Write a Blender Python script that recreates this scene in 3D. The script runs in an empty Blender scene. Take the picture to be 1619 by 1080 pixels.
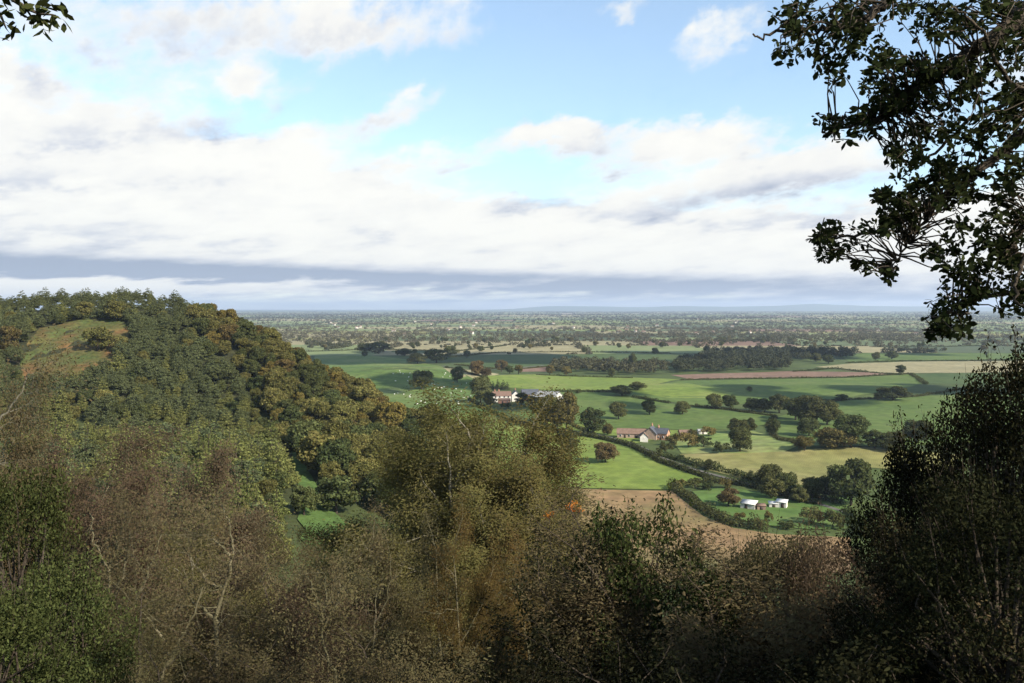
import bpy, math, random
import numpy as np
from mathutils import Vector, geometry

sc = bpy.context.scene
C = sc.collection
F, CX, HY, HC = 1349.0, 809.5, 487.0, 72.0      # focal length, centre column and horizon row in photo pixels; eye height

# ------------------------------------------------------------------ terrain
def sstep(a, b, x):
    t = np.clip((x - a) / (b - a), 0, 1)
    return t * t * (3 - 2 * t)

def smax(a, b, k):
    return 0.5 * (a + b + np.sqrt((a - b) ** 2 + k * k))

CREST = np.array([(-900, 640, 63), (-420, 505, 69), (-290, 492, 70), (-245, 484, 73.5), (-203, 478, 73.5), (-176, 462, 69), (-146, 440, 61.5), (-118, 418, 50),
                  (-92, 398, 38.5), (-57, 368, 25.5), (-27, 338, 19), (0, 318, 12), (40, 290, -2), (90, 250, -20)], float)
CAMY = [-400, -80, -12, 0, 4, 10, 20, 30, 40, 55, 75, 100, 140, 180, 220, 260, 420, 9000]
CAMZ = [78, 75, 71.2, 70.3, 68.6, 64.5, 57.5, 51.5, 47, 41.5, 35.5, 29.5, 21.5, 13.5, 5, -6, -60, -900]
KNOLLS = [(-112, 860, 13, 105, 95), (165, 425, 5.5, 65, 28), (120, 740, 3.0, 110, 60), (40, 400, 2.0, 60, 60), (330, 760, 3, 150, 60)]

def spur(x, y):
    best = np.full(x.shape, 1e9)
    zc = np.zeros(x.shape)
    back = np.zeros(x.shape, bool)
    for (ax, ay, az), (bx, by, bz) in zip(CREST[:-1], CREST[1:]):
        dx, dy = bx - ax, by - ay
        t = np.clip(((x - ax) * dx + (y - ay) * dy) / (dx * dx + dy * dy), 0, 1)
        d = np.hypot(x - ax - t * dx, y - ay - t * dy)
        m = d < best
        best = np.where(m, d, best)
        zc = np.where(m, az + t * (bz - az), zc)
        back = np.where(m, dx * (y - ay) - dy * (x - ax) > 0, back)
    front = 0.36 * (np.sqrt(best * best + 900) - 30) - 0.00022 * np.minimum(best, 200) ** 2
    return zc - np.where(back, 0.8 * (np.sqrt(best * best + 100) - 10), front)

def gz(x, y):
    x = np.asarray(x, float); y = np.asarray(y, float)
    x, y = np.broadcast_arrays(x, y)
    p = 0.6 * np.sin(x / 61.0 + 1) * np.sin(y / 83.0) * np.exp(-(y / 1500.0) ** 2)
    for kx, ky, h, sx, sy in KNOLLS:
        p = p + h * np.exp(-((x - kx) / sx) ** 2 - ((y - ky) / sy) ** 2)
    p = p + 27 * sstep(40, -70, x) * sstep(420, 250, y)
    z = smax(p, spur(x, y), 4.0)
    wob = 5 * np.sin(x / 23.0) * sstep(5, 40, y) + 2.2 * np.sin(x / 9.0 + y / 13.0) * sstep(10, 40, y)
    c = np.interp(y + wob, CAMY, CAMZ)
    return smax(z, c, 4.0) - 0.9

def g1(x, y):
    return float(gz(x, y))

YS = np.concatenate([np.arange(3, 60, .5), np.arange(60, 400, 1.5), np.geomspace(400, 42000, 1500)])
def hit(px, py):
    """where the line of sight through a photo pixel meets the ground"""
    X = (px - CX) / F * YS
    Z = HC - (py - HY) / F * YS
    d = Z - gz(X, YS)
    i = int(np.argmax(d <= 0))
    if d[i] > 0:
        i = len(YS) - 1
        return Vector((X[i], YS[i], float(gz(X[i], YS[i]))))
    if i == 0:
        return Vector((X[0], YS[0], float(gz(X[0], YS[0]))))
    t = d[i - 1] / (d[i - 1] - d[i])
    Y = YS[i - 1] + t * (YS[i] - YS[i - 1])
    x = (px - CX) / F * Y
    return Vector((x, Y, g1(x, Y)))

def at(px, py, Y):
    return Vector(((px - CX) / F * Y, Y, HC - (py - HY) / F * Y))

# ------------------------------------------------------------------ materials
def nodes_of(name):
    m = bpy.data.materials.new(name)
    m.use_nodes = True
    m.node_tree.nodes.clear()
    return m, m.node_tree.nodes, m.node_tree.links

def rgba(c):
    return (c[0], c[1], c[2], 1)

def leaf_mat(name, a, b, trans=.3, spread=.55):
    m, N, L = nodes_of(name)
    out = N.new('ShaderNodeOutputMaterial')
    oi = N.new('ShaderNodeObjectInfo')
    ge = N.new('ShaderNodeNewGeometry')
    tc = N.new('ShaderNodeTexCoord')
    no = N.new('ShaderNodeTexNoise'); no.inputs['Scale'].default_value = .35; no.inputs['Detail'].default_value = 3
    L.new(tc.outputs['Object'], no.inputs['Vector'])
    ad = N.new('ShaderNodeMath'); ad.operation = 'MULTIPLY_ADD'
    L.new(no.outputs['Fac'], ad.inputs[0]); ad.inputs[1].default_value = 1.1
    sb = N.new('ShaderNodeMath'); sb.operation = 'MULTIPLY_ADD'
    L.new(oi.outputs['Random'], sb.inputs[0]); sb.inputs[1].default_value = .9; sb.inputs[2].default_value = -.5
    L.new(sb.outputs[0], ad.inputs[2])
    if 'birch' in name or 'twigs' in name: spread = .16
    mx = N.new('ShaderNodeMix'); mx.data_type = 'RGBA'; mx.clamp_factor = True
    L.new(ad.outputs[0], mx.inputs[0]); mx.inputs[6].default_value = rgba(a); mx.inputs[7].default_value = rgba(b)
    mr = N.new('ShaderNodeMapRange'); mr.inputs[3].default_value = 1 - spread; mr.inputs[4].default_value = 1 + spread
    L.new(ge.outputs['Random Per Island'], mr.inputs[0])
    hs = N.new('ShaderNodeHueSaturation')
    wo = N.new('ShaderNodeTexWhiteNoise'); wo.noise_dimensions = '1D'; L.new(oi.outputs['Random'], wo.inputs['W'])
    vo = N.new('ShaderNodeMapRange'); vo.inputs[3].default_value = .78; vo.inputs[4].default_value = 1.2; L.new(wo.outputs['Value'], vo.inputs[0])
    vm = N.new('ShaderNodeMath'); vm.operation = 'MULTIPLY'; L.new(mr.outputs[0], vm.inputs[0]); L.new(vo.outputs[0], vm.inputs[1])
    L.new(vm.outputs[0], hs.inputs['Value']); L.new(mx.outputs[2], hs.inputs['Color'])
    hm = N.new('ShaderNodeMapRange'); hm.inputs[3].default_value = .485; hm.inputs[4].default_value = .515
    wn = N.new('ShaderNodeTexWhiteNoise'); wn.noise_dimensions = '1D'
    L.new(ge.outputs['Random Per Island'], wn.inputs['W']); L.new(wn.outputs['Value'], hm.inputs[0]); L.new(hm.outputs[0], hs.inputs['Hue'])
    df = N.new('ShaderNodeBsdfDiffuse'); tr = N.new('ShaderNodeBsdfTranslucent'); ms = N.new('ShaderNodeMixShader')
    ms.inputs[0].default_value = trans
    L.new(hs.outputs[0], df.inputs[0]); L.new(hs.outputs[0], tr.inputs[0])
    L.new(df.outputs[0], ms.inputs[1]); L.new(tr.outputs[0], ms.inputs[2]); L.new(ms.outputs[0], out.inputs[0])
    return m

def noise_mat(name, cols, scale=.05, detail=6, rough=.9, bump=0, bscale=1.5, fine=.25, stretch=(1, 1, 1), rot=0, spec=.15):
    """a surface of several colours broken up by noise in world space"""
    m, N, L = nodes_of(name)
    out = N.new('ShaderNodeOutputMaterial')
    bs = N.new('ShaderNodeBsdfPrincipled'); bs.inputs['Roughness'].default_value = rough
    bs.inputs['Specular IOR Level'].default_value = spec
    ge = N.new('ShaderNodeNewGeometry')
    mp = N.new('ShaderNodeMapping'); mp.inputs['Scale'].default_value = stretch; mp.inputs['Rotation'].default_value = (0, 0, rot)
    L.new(ge.outputs['Position'], mp.inputs['Vector'])
    n1 = N.new('ShaderNodeTexNoise'); n1.inputs['Scale'].default_value = scale; n1.inputs['Detail'].default_value = detail; n1.inputs['Roughness'].default_value = .62
    L.new(mp.outputs[0], n1.inputs['Vector'])
    rp = N.new('ShaderNodeValToRGB')
    e = rp.color_ramp.elements
    while len(e) < len(cols):
        e.new(.5)
    for i, c in enumerate(cols):
        e[i].position = .3 + .4 * i / max(1, len(cols) - 1); e[i].color = rgba(c)
    L.new(n1.outputs['Fac'], rp.inputs[0])
    n2 = N.new('ShaderNodeTexNoise'); n2.inputs['Scale'].default_value = bscale; n2.inputs['Detail'].default_value = 5
    L.new(mp.outputs[0], n2.inputs['Vector'])
    mr = N.new('ShaderNodeMapRange'); mr.inputs[1].default_value = .25; mr.inputs[2].default_value = .75
    mr.inputs[3].default_value = 1 - fine; mr.inputs[4].default_value = 1 + fine
    L.new(n2.outputs['Fac'], mr.inputs[0])
    hs = N.new('ShaderNodeHueSaturation'); L.new(rp.outputs[0], hs.inputs['Color']); L.new(mr.outputs[0], hs.inputs['Value'])
    L.new(hs.outputs[0], bs.inputs['Base Color'])
    if bump:
        bp = N.new('ShaderNodeBump'); bp.inputs['Strength'].default_value = bump; bp.inputs['Distance'].default_value = .3
        L.new(n2.outputs['Fac'], bp.inputs['Height']); L.new(bp.outputs[0], bs.inputs['Normal'])
    L.new(bs.outputs[0], out.inputs[0])
    return m

def field_mat(name, cols, row=0, ang=0, scale=.018, fine=.22):
    """grass or tilled soil with faint rows along one direction"""
    m = noise_mat(name, cols, scale, 8, .95, .4, .16, fine + .08)
    if row:
        N, L = m.node_tree.nodes, m.node_tree.links
        bs = next(n for n in N if n.type == 'BSDF_PRINCIPLED')
        src = bs.inputs['Base Color'].links[0].from_socket
        ge = N.new('ShaderNodeNewGeometry')
        mp = N.new('ShaderNodeMapping'); mp.inputs['Rotation'].default_value = (0, 0, ang)
        L.new(ge.outputs['Position'], mp.inputs[0])
        wv = N.new('ShaderNodeTexWave'); wv.inputs['Scale'].default_value = 1 / row; wv.inputs['Distortion'].default_value = 6
        wv.inputs['Detail'].default_value = 3; wv.inputs['Detail Scale'].default_value = .6
        L.new(mp.outputs[0], wv.inputs[0])
        mr = N.new('ShaderNodeMapRange'); mr.inputs[3].default_value = .93; mr.inputs[4].default_value = 1.06
        L.new(wv.outputs['Fac'], mr.inputs[0])
        hs = N.new('ShaderNodeHueSaturation'); L.new(src, hs.inputs['Color']); L.new(mr.outputs[0], hs.inputs['Value'])
        L.new(hs.outputs[0], bs.inputs['Base Color'])
    return m

M = {
    'lime': field_mat('lime grass', [(.098, .140, .024), (.128, .168, .031), (.168, .184, .046)], 4, .6),
    'green': field_mat('meadow grass', [(.058, .092, .020), (.076, .112, .024), (.105, .130, .036)], 6, -.4),
    'deep': field_mat('deep green grass', [(.040, .066, .018), (.054, .080, .021), (.072, .094, .027)], 6, .2),
    'knollgrass': field_mat('grazed grass', [(.05, .09, .020), (.09, .13, .030), (.15, .16, .058)], 0, 0, .014),
    'rough': field_mat('rough pale grass', [(.09, .15, .035), (.16, .19, .055), (.20, .20, .08)], 0, 0, .03, .35),
    'straw': field_mat('yellow stubble', [(.135, .138, .042), (.178, .165, .057), (.225, .195, .08)], 3, .5, .03),
    'tan': field_mat('tilled tan soil', [(.095, .115, .036), (.165, .12, .05), (.215, .135, .065), (.25, .165, .088)], 5, .9, .016, .3),
    'sand': field_mat('pale stubble', [(.185, .165, .085), (.23, .20, .105), (.27, .235, .13)], 8, .1),
    'plough': field_mat('ploughed brown soil', [(.12, .075, .05), (.17, .105, .07), (.20, .13, .09)], 6, .0),
    'paddock': field_mat('paddock grass', [(.05, .095, .021), (.075, .125, .028), (.12, .15, .045)], 0, 0, .05),
    'clearing': noise_mat('grass and bracken', [(.035, .05, .016), (.055, .07, .020), (.075, .07, .022), (.11, .065, .024), (.15, .075, .03)], .05, 7, .95, .6, .5, .45),
    'gully': noise_mat('gully grass', [(.045, .08, .02), (.08, .125, .03)], .06, 6, .95, .4, .6, .35),
    'ground': None,
    'lane': noise_mat('lane tarmac', [(.085, .08, .065), (.13, .12, .10)], .2, 4, .9),
    'bark': noise_mat('dark bark', [(.035, .026, .018), (.07, .055, .038)], 1.2, 6, .95, .6, 9, .4),
    'birchbark': noise_mat('birch bark', [(.065, .055, .034), (.13, .115, .078), (.19, .17, .125)], 2.2, 6, .85, .3, 7, .45, (1, 1, .35)),
    'palebark': noise_mat('mossy birch bark', [(.055, .052, .027), (.10, .088, .048), (.145, .122, .075)], 2.2, 6, .85, .3, 7, .45, (1, 1, .35)),
    'pine': leaf_mat('pine needles', (.058, .070, .030), (.086, .092, .037), .15),
    'pinedeep': leaf_mat('blue green needles', (.064, .078, .036), (.090, .100, .042), .15),
    'larch': leaf_mat('pale larch needles', (.105, .118, .036), (.155, .155, .048), .25),
    'olive': leaf_mat('olive leaves', (.090, .088, .027), (.135, .120, .038)),
    'russet': leaf_mat('russet leaves', (.095, .076, .028), (.125, .090, .032)),
    'gold': leaf_mat('golden leaves', (.11, .094, .026), (.16, .122, .034)),
    'darkleaf': leaf_mat('dark green leaves', (.050, .063, .023), (.078, .084, .029)),
    'fieldleaf': leaf_mat('oak leaves in the fields', (.052, .064, .023), (.095, .094, .033)),
    'fieldtan': leaf_mat('turning leaves in the fields', (.10, .088, .030), (.15, .118, .040)),
    'fieldrust': leaf_mat('rusty leaves in the fields', (.100, .076, .034), (.125, .088, .038)),
    'hedge': leaf_mat('hedge leaves', (.042, .055, .019), (.080, .080, .030)),
    'far': leaf_mat('distant foliage', (.056, .054, .032), (.11, .094, .054), .1),
    'wood': leaf_mat('woodland foliage', (.034, .042, .021), (.066, .062, .032), .12),
    'birchbrown': leaf_mat('brown birch leaves', (.118, .088, .046), (.115, .102, .046), .5),
    'birchred': leaf_mat('red brown twigs', (.124, .082, .052), (.116, .090, .052), .5),
    'bircholive': leaf_mat('olive birch leaves', (.105, .098, .034), (.15, .120, .044), .45),
    'birchgold': leaf_mat('yellow brown birch leaves', (.115, .085, .030), (.13, .082, .030), .4),
    'orange': leaf_mat('orange leaf spray', (.36, .13, .025), (.42, .17, .035), .4),
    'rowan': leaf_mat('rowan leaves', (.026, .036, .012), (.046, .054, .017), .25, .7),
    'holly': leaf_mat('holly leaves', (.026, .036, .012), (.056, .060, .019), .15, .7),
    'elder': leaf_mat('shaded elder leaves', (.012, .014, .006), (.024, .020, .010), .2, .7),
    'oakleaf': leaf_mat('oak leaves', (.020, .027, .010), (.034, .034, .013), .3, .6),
    'bracken': leaf_mat('dead bracken', (.055, .038, .020), (.045, .045, .018), .2, .6),
    'wool': noise_mat('wool', [(.55, .52, .44), (.70, .68, .60)], 2, 3, .95),
    'render': noise_mat('white rendered wall', [(.46, .43, .37), (.58, .55, .48)], .6, 5, .9),
    'brick': noise_mat('brick wall', [(.26, .13, .085), (.36, .20, .13)], .7, 5, .9, 0, 6),
    'orangebrick': noise_mat('orange brick wall', [(.34, .18, .11), (.42, .25, .16)], .7, 5, .9, 0, 6),
    'pinkbrick': noise_mat('weathered pink brick wall', [(.24, .17, .125), (.33, .245, .185)], .7, 5, .9, 0, 6),
    'redtile': noise_mat('red clay tiles', [(.125, .08, .06), (.175, .11, .082)], .8, 5, .85, 0, 5),
    'browntile': noise_mat('brown tiles', [(.13, .085, .06), (.20, .13, .095)], .8, 5, .85, 0, 5),
    'slate': noise_mat('slate', [(.055, .06, .07), (.09, .095, .105)], .8, 5, .6, 0, 5),
    'greyroof': noise_mat('grey sheet roof', [(.19, .19, .18), (.28, .275, .265)], .5, 5, .7, 0, 3),
    'whiteroof': noise_mat('white sheet roof', [(.52, .51, .48), (.62, .61, .58)], .6, 4, .7),
    'timber': noise_mat('weathered timber', [(.16, .11, .08), (.24, .17, .12)], 1.2, 5, .9, 0, 8),
    'greywall': noise_mat('pale shed boards', [(.40, .37, .32), (.52, .49, .43)], 1, 4, .9),
    'pane': noise_mat('dark window glass', [(.02, .022, .025), (.04, .042, .046)], 1, 2, .15, spec=.5),
    'doorpaint': noise_mat('dark door paint', [(.05, .035, .03), (.07, .05, .04)], 1, 2, .6),
}

def ground_mat():
    """woodland floor on the slopes, grass on the plain, dull patchwork far away"""
    m = noise_mat('open ground', [(.035, .045, .015), (.055, .075, .02), (.075, .095, .026)], .02, 8, .95, .4, .6, .35)
    N, L = m.node_tree.nodes, m.node_tree.links
    bs = next(n for n in N if n.type == 'BSDF_PRINCIPLED')
    src = bs.inputs['Base Color'].links[0].from_socket
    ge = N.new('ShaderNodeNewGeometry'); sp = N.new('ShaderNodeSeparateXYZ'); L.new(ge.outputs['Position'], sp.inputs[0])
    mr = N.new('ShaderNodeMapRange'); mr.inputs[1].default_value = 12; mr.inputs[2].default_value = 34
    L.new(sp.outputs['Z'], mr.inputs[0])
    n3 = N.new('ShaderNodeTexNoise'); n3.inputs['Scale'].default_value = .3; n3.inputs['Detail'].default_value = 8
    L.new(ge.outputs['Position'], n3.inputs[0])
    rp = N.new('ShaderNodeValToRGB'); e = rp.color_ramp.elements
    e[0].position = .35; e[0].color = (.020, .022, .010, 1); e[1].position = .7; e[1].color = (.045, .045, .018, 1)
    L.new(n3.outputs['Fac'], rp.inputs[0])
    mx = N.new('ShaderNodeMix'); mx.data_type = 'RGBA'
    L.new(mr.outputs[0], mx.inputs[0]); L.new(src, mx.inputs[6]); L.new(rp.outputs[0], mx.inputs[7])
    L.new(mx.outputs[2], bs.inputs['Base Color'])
    return m
M['ground'] = ground_mat()

# ------------------------------------------------------------------ mesh helpers
def mesh_from(name, verts, loops, counts, mats, midx=None, smooth=False):
    verts = np.asarray(verts, np.float32).reshape(-1, 3)
    loops = np.asarray(loops, np.int32).ravel(); counts = np.asarray(counts, np.int32)
    me = bpy.data.meshes.new(name)
    me.vertices.add(len(verts)); me.vertices.foreach_set('co', verts.ravel())
    me.loops.add(len(loops)); me.loops.foreach_set('vertex_index', loops)
    me.polygons.add(len(counts))
    st = np.concatenate([[0], np.cumsum(counts)[:-1]]).astype(np.int32)
    me.polygons.foreach_set('loop_start', st); me.polygons.foreach_set('loop_total', counts)
    for mm in mats:
        me.materials.append(mm)
    if midx is not None:
        me.polygons.foreach_set('material_index', np.asarray(midx, np.int32))
    if smooth:
        me.polygons.foreach_set('use_smooth', np.ones(len(counts), bool))
    me.update(calc_edges=True)
    me.validate()
    return me

def ob(name, data, parent=None, loc=None):
    o = bpy.data.objects.new(name, data); C.objects.link(o)
    if parent is not None:
        o.parent = parent
    if loc is not None:
        o.location = loc
    return o

def tag(o, label, cat=None, group=None, kind=None):
    o['label'] = label
    if cat: o['category'] = cat
    if group: o['group'] = group
    if kind: o['kind'] = kind
    return o

def thing(name, label, cat, loc, rz=0, scale=1, group=None):
    o = ob(name, None, None, loc)
    o.rotation_euler = (0, 0, rz)
    o.scale = scale if hasattr(scale, '__len__') else (scale,) * 3
    o.empty_display_size = .2
    return tag(o, label, cat, group)

def unit(v):
    return v / np.maximum(np.linalg.norm(v, axis=-1, keepdims=True), 1e-9)

def quads(rng, pos, nrm, size, aspect=.7, shape='quad', up=None):
    """one small leaf face at each point; returns verts, loops, counts"""
    n = len(pos)
    nrm = unit(nrm)
    r = unit(rng.normal(size=(n, 3))) if up is None else unit(up + rng.normal(size=(n, 3)) * .25)
    u = unit(np.cross(np.cross(nrm, r), nrm)); v = np.cross(nrm, u)
    s = (size * rng.uniform(.65, 1.35, n))[:, None]
    u, v = u * s * .5, v * s * .5 * aspect
    if shape == 'quad':
        k = 4
        V = np.stack([pos - u - v * .7, pos + u * .8 - v, pos + u + v * .8, pos - u * .8 + v], 1)
    elif shape == 'tri':
        k = 3
        V = np.stack([pos - u - v, pos + u * 1.1, pos - u * .6 + v], 1)
    else:                                   # a pointed leaf
        k = 6
        b = np.cross(u, v); b = unit(b) * s * .06
        V = np.stack([pos - u, pos - u * .35 - v * .8 + b, pos + u * .35 - v + b, pos + u, pos + u * .35 + v + b, pos - u * .35 + v * .8 + b], 1)
    return V.reshape(-1, 3), np.arange(n * k), np.full(n, k)

class Wood:
    """gathers tapering tubes into one mesh"""
    def __init__(s):
        s.v, s.l, s.c, s.n = [], [], [], 0
    def tube(s, pts, rad, k=5):
        P = np.asarray([tuple(p) for p in pts], float); m = len(P)
        R = np.asarray(rad, float)
        d = np.gradient(P, axis=0); d = unit(d)
        ref = np.array([0, 0, 1.0]) if abs(d[0, 2]) < .9 else np.array([1.0, 0, 0])
        a = unit(np.cross(d, ref)); b = np.cross(d, a)
        th = np.arange(k) * 2 * math.pi / k
        ring = P[:, None] + R[:, None, None] * (np.cos(th)[None, :, None] * a[:, None] + np.sin(th)[None, :, None] * b[:, None])
        s.v.append(ring.reshape(-1, 3))
        i = np.arange(m - 1)[:, None] * k; j = np.arange(k)[None]; j2 = (j + 1) % k
        q = np.stack([i + j, i + j2, i + k + j2, i + k + j], -1).reshape(-1) + s.n
        s.l.append(q); s.c.append(np.full((m - 1) * k, 4))
        s.n += m * k
    def mesh(s, name, mat):
        return mesh_from(name, np.concatenate(s.v), np.concatenate(s.l), np.concatenate(s.c), [mat], None, True)

def leafmesh(name, parts, mats):
    """parts: list of (verts, loops, counts, material index)"""
    V, Lo, Co, Mi, n = [], [], [], [], 0
    for v, l, c, mi in parts:
        V.append(v); Lo.append(l + n); Co.append(c); Mi.append(np.full(len(c), mi)); n += len(v)
    return mesh_from(name, np.concatenate(V), np.concatenate(Lo), np.concatenate(Co), mats, np.concatenate(Mi))

def lumps(rng, cen, rad, per, jit=.55, zmin=-.55):
    """points and outward normals on the skins of many small foliage lumps"""
    P, Nn = [], []
    for c, r in zip(cen, rad):
        k = max(6, int(per * (np.mean(r) ** 2)))
        d = unit(rng.normal(size=(k * 2, 3))); d = d[d[:, 2] > zmin][:k]
        P.append(c + d * r * rng.uniform(.72, 1.1, (len(d), 1)))
        Nn.append(d + rng.normal(size=d.shape) * jit)
    return np.concatenate(P), np.concatenate(Nn)

# ------------------------------------------------------------------ tree kinds for the middle distance
def broadleaf(seed, mat, h=10., w=9., n=22, leaf=.5, per=75, base=.1, name='broadleaf', emin=-.9):
    rng = np.random.default_rng(seed)
    wd = Wood()
    top = h * .55
    pts = [(0, 0, -.8), (rng.normal() * .1, rng.normal() * .1, top * .4), (rng.normal() * .3, rng.normal() * .3, top), (rng.normal() * .5, rng.normal() * .5, h * .8)]
    wd.tube(pts, [.035 * h, .028 * h, .018 * h, .006 * h], 7)
    cen, rad = [], []
    for i in range(n):
        a = rng.uniform(0, 6.283); e = rng.uniform(emin, 1.0)
        rr = math.sqrt(max(.05, 1 - (e * .85) ** 2)) * rng.uniform(.45, 1.0)
        r = w * rng.uniform(.085, .22)
        zc = h * (.5 + base * .5) + e * (h * (1 - base) * .5 - r * .7)
        c = np.array([math.cos(a) * rr * (w * .5 - r * .6), math.sin(a) * rr * (w * .5 - r * .6), zc])
        cen.append(c); rad.append(np.array([r, r, r * rng.uniform(.65, .9)]))
        if i % 3 == 0:
            s = np.array(pts[2]); mid = (s + c) / 2 + rng.normal(size=3) * .25
            wd.tube([s * np.array([1, 1, .85]), mid, c], [.013 * h, .009 * h, .003 * h], 4)
    P, Nn = lumps(rng, cen, rad, per * 1.1, .55)
    P = P + rng.normal(size=P.shape) * .12
    v, l, c = quads(rng, P, Nn, leaf)
    return wd.mesh(name + ' trunk', M['bark']), leafmesh(name + ' crown', [(v, l, c, 0)], [M[mat]])

def conifer(seed, mat, h=13., w=6.5, leaf=.42, name='conifer', scots=False, base=.2):
    rng = np.random.default_rng(seed)
    wd = Wood()
    lean = rng.normal(size=2) * .25
    wd.tube([(0, 0, -.8), (lean[0] * .4, lean[1] * .4, h * .5), (lean[0], lean[1], h * .96)], [.02 * h, .014 * h, .003 * h], 6)
    cen, rad = [], []
    z = h * (base + (.3 if scots else 0))
    while z < h * .99:
        t = z / h
        R = w * .5 * (min(1, (1 - t) * (2.6 if scots else 1.5)) ** .75) + .25
        m = max(3, int(R * (2.4 if scots else 2.8)))
        a0 = rng.uniform(0, 6)
        for j in range(m):
            a = a0 + j * 6.283 / m + rng.normal() * .3
            q = R * rng.uniform(.45, .95)
            c = np.array([math.cos(a) * q + lean[0] * t, math.sin(a) * q + lean[1] * t, z + rng.normal() * .25 - (0 if scots else q * .18)])
            cen.append(c); r = max(.35, R * rng.uniform(.3, .46)); rad.append(np.array([r, r, r * (.55 if scots else .42)]))
            if j % 2 == 0:
                wd.tube([(lean[0] * t, lean[1] * t, z + .1), tuple(c)], [.006 * h, .002 * h], 3)
        z += h * rng.uniform(.055, .085)
    P, Nn = lumps(rng, cen, rad, 62, .5)
    v, l, c = quads(rng, P, Nn, leaf, .55)
    return wd.mesh(name + ' trunk', M['bark']), leafmesh(name + ' crown', [(v, l, c, 0)], [M[mat]])

def put(kind, pair, label, cat, loc, rz, scale, group=None, crown_label=None):
    t = thing(kind, label, cat, loc, rz, scale, group)
    ob('trunk', pair[0], t)
    ob('crown', pair[1], t)
    return t

# ------------------------------------------------------------------ ground
def axis(lo, hi, step, far, ratio):
    a = list(np.arange(lo, hi + .1, step)); s = step
    while a[-1] < far:
        s *= ratio; a.append(a[-1] + s)
    return a
xa = axis(0, 420, 7, 40000, 1.12); xs = np.array([-v for v in xa[:0:-1]] + xa)
ys = np.array(sorted(list(-np.array(axis(0, 60, 5, 900, 1.3)[1:])) + list(np.arange(0, 40, 2.5)) + axis(40, 1050, 6, 42000, 1.09)))
GX, GY = np.meshgrid(xs, ys)
gv = np.stack([GX, GY, gz(GX, GY)], -1).reshape(-1, 3)
nx, ny = len(xs), len(ys)
i0 = (np.arange(ny - 1)[:, None] * nx + np.arange(nx - 1)[None]).ravel()
gl = np.stack([i0, i0 + 1, i0 + nx + 1, i0 + nx], -1)
ground = ob('ground', mesh_from('ground', gv, gl, np.full(len(gl), 4), [M['ground']], None, True))
ground['kind'] = 'structure'

LIFT = [.10]
def sheet_world(name, P, mat, kind='structure', lift=None):
    """a sheet laid on the ground inside a world-space outline"""
    P = np.asarray(P, float)
    per = np.concatenate([[0], np.cumsum(np.hypot(*(np.roll(P, -1, 0) - P).T))])
    step = max(2.5, min(40, per[-1] / 90))
    B = []
    for a, b in zip(P, np.roll(P, -1, 0)):
        k = max(1, int(np.hypot(*(b - a)) / step))
        for j in range(k):
            B.append(a + (b - a) * j / k)
    B = np.array(B)
    from_edges = [(i, (i + 1) % len(B)) for i in range(len(B))]
    lo, hi = B.min(0), B.max(0)
    gx, gy = np.meshgrid(np.arange(lo[0], hi[0], step), np.arange(lo[1], hi[1], step))
    gx = (gx + (np.arange(gx.shape[0]) % 2)[:, None] * step * .5).ravel(); gy = gy.ravel()
    inside = np.zeros(len(gx), bool)
    for a, b in zip(B, np.roll(B, -1, 0)):
        cond = ((a[1] > gy) != (b[1] > gy)) & (gx < (b[0] - a[0]) * (gy - a[1]) / (b[1] - a[1] + 1e-12) + a[0])
        inside ^= cond
    pts = [Vector(p) for p in B] + [Vector((x, y)) for x, y in zip(gx[inside], gy[inside])]
    vo, eo, fo, *_ = geometry.delaunay_2d_cdt(pts, from_edges, [], 1, 1e-5)
    V = np.array([(p.x, p.y) for p in vo])
    LIFT[0] += .006
    z = gz(V[:, 0], V[:, 1]) + (LIFT[0] if lift is None else lift)
    o = ob(name, mesh_from(name, np.column_stack([V, z]), [i for f in fo for i in f], [len(f) for f in fo], [M[mat]], None, True))
    o['kind'] = kind
    return o

rs = random.Random(4)
def sheet(name, pix, mat, wig=.6):
    pts = []
    for (a, b), (c, d) in zip(pix, pix[1:] + pix[:1]):
        k = max(1, int(math.hypot(c - a, (d - b) * 4) / 16))
        for j in range(k):
            pts.append((a + (c - a) * j / k, b + (d - b) * j / k + (rs.uniform(-wig, wig) * .5 if j else 0)))
    return sheet_world(name, [hit(*p).xy for p in pts], mat)

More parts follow.
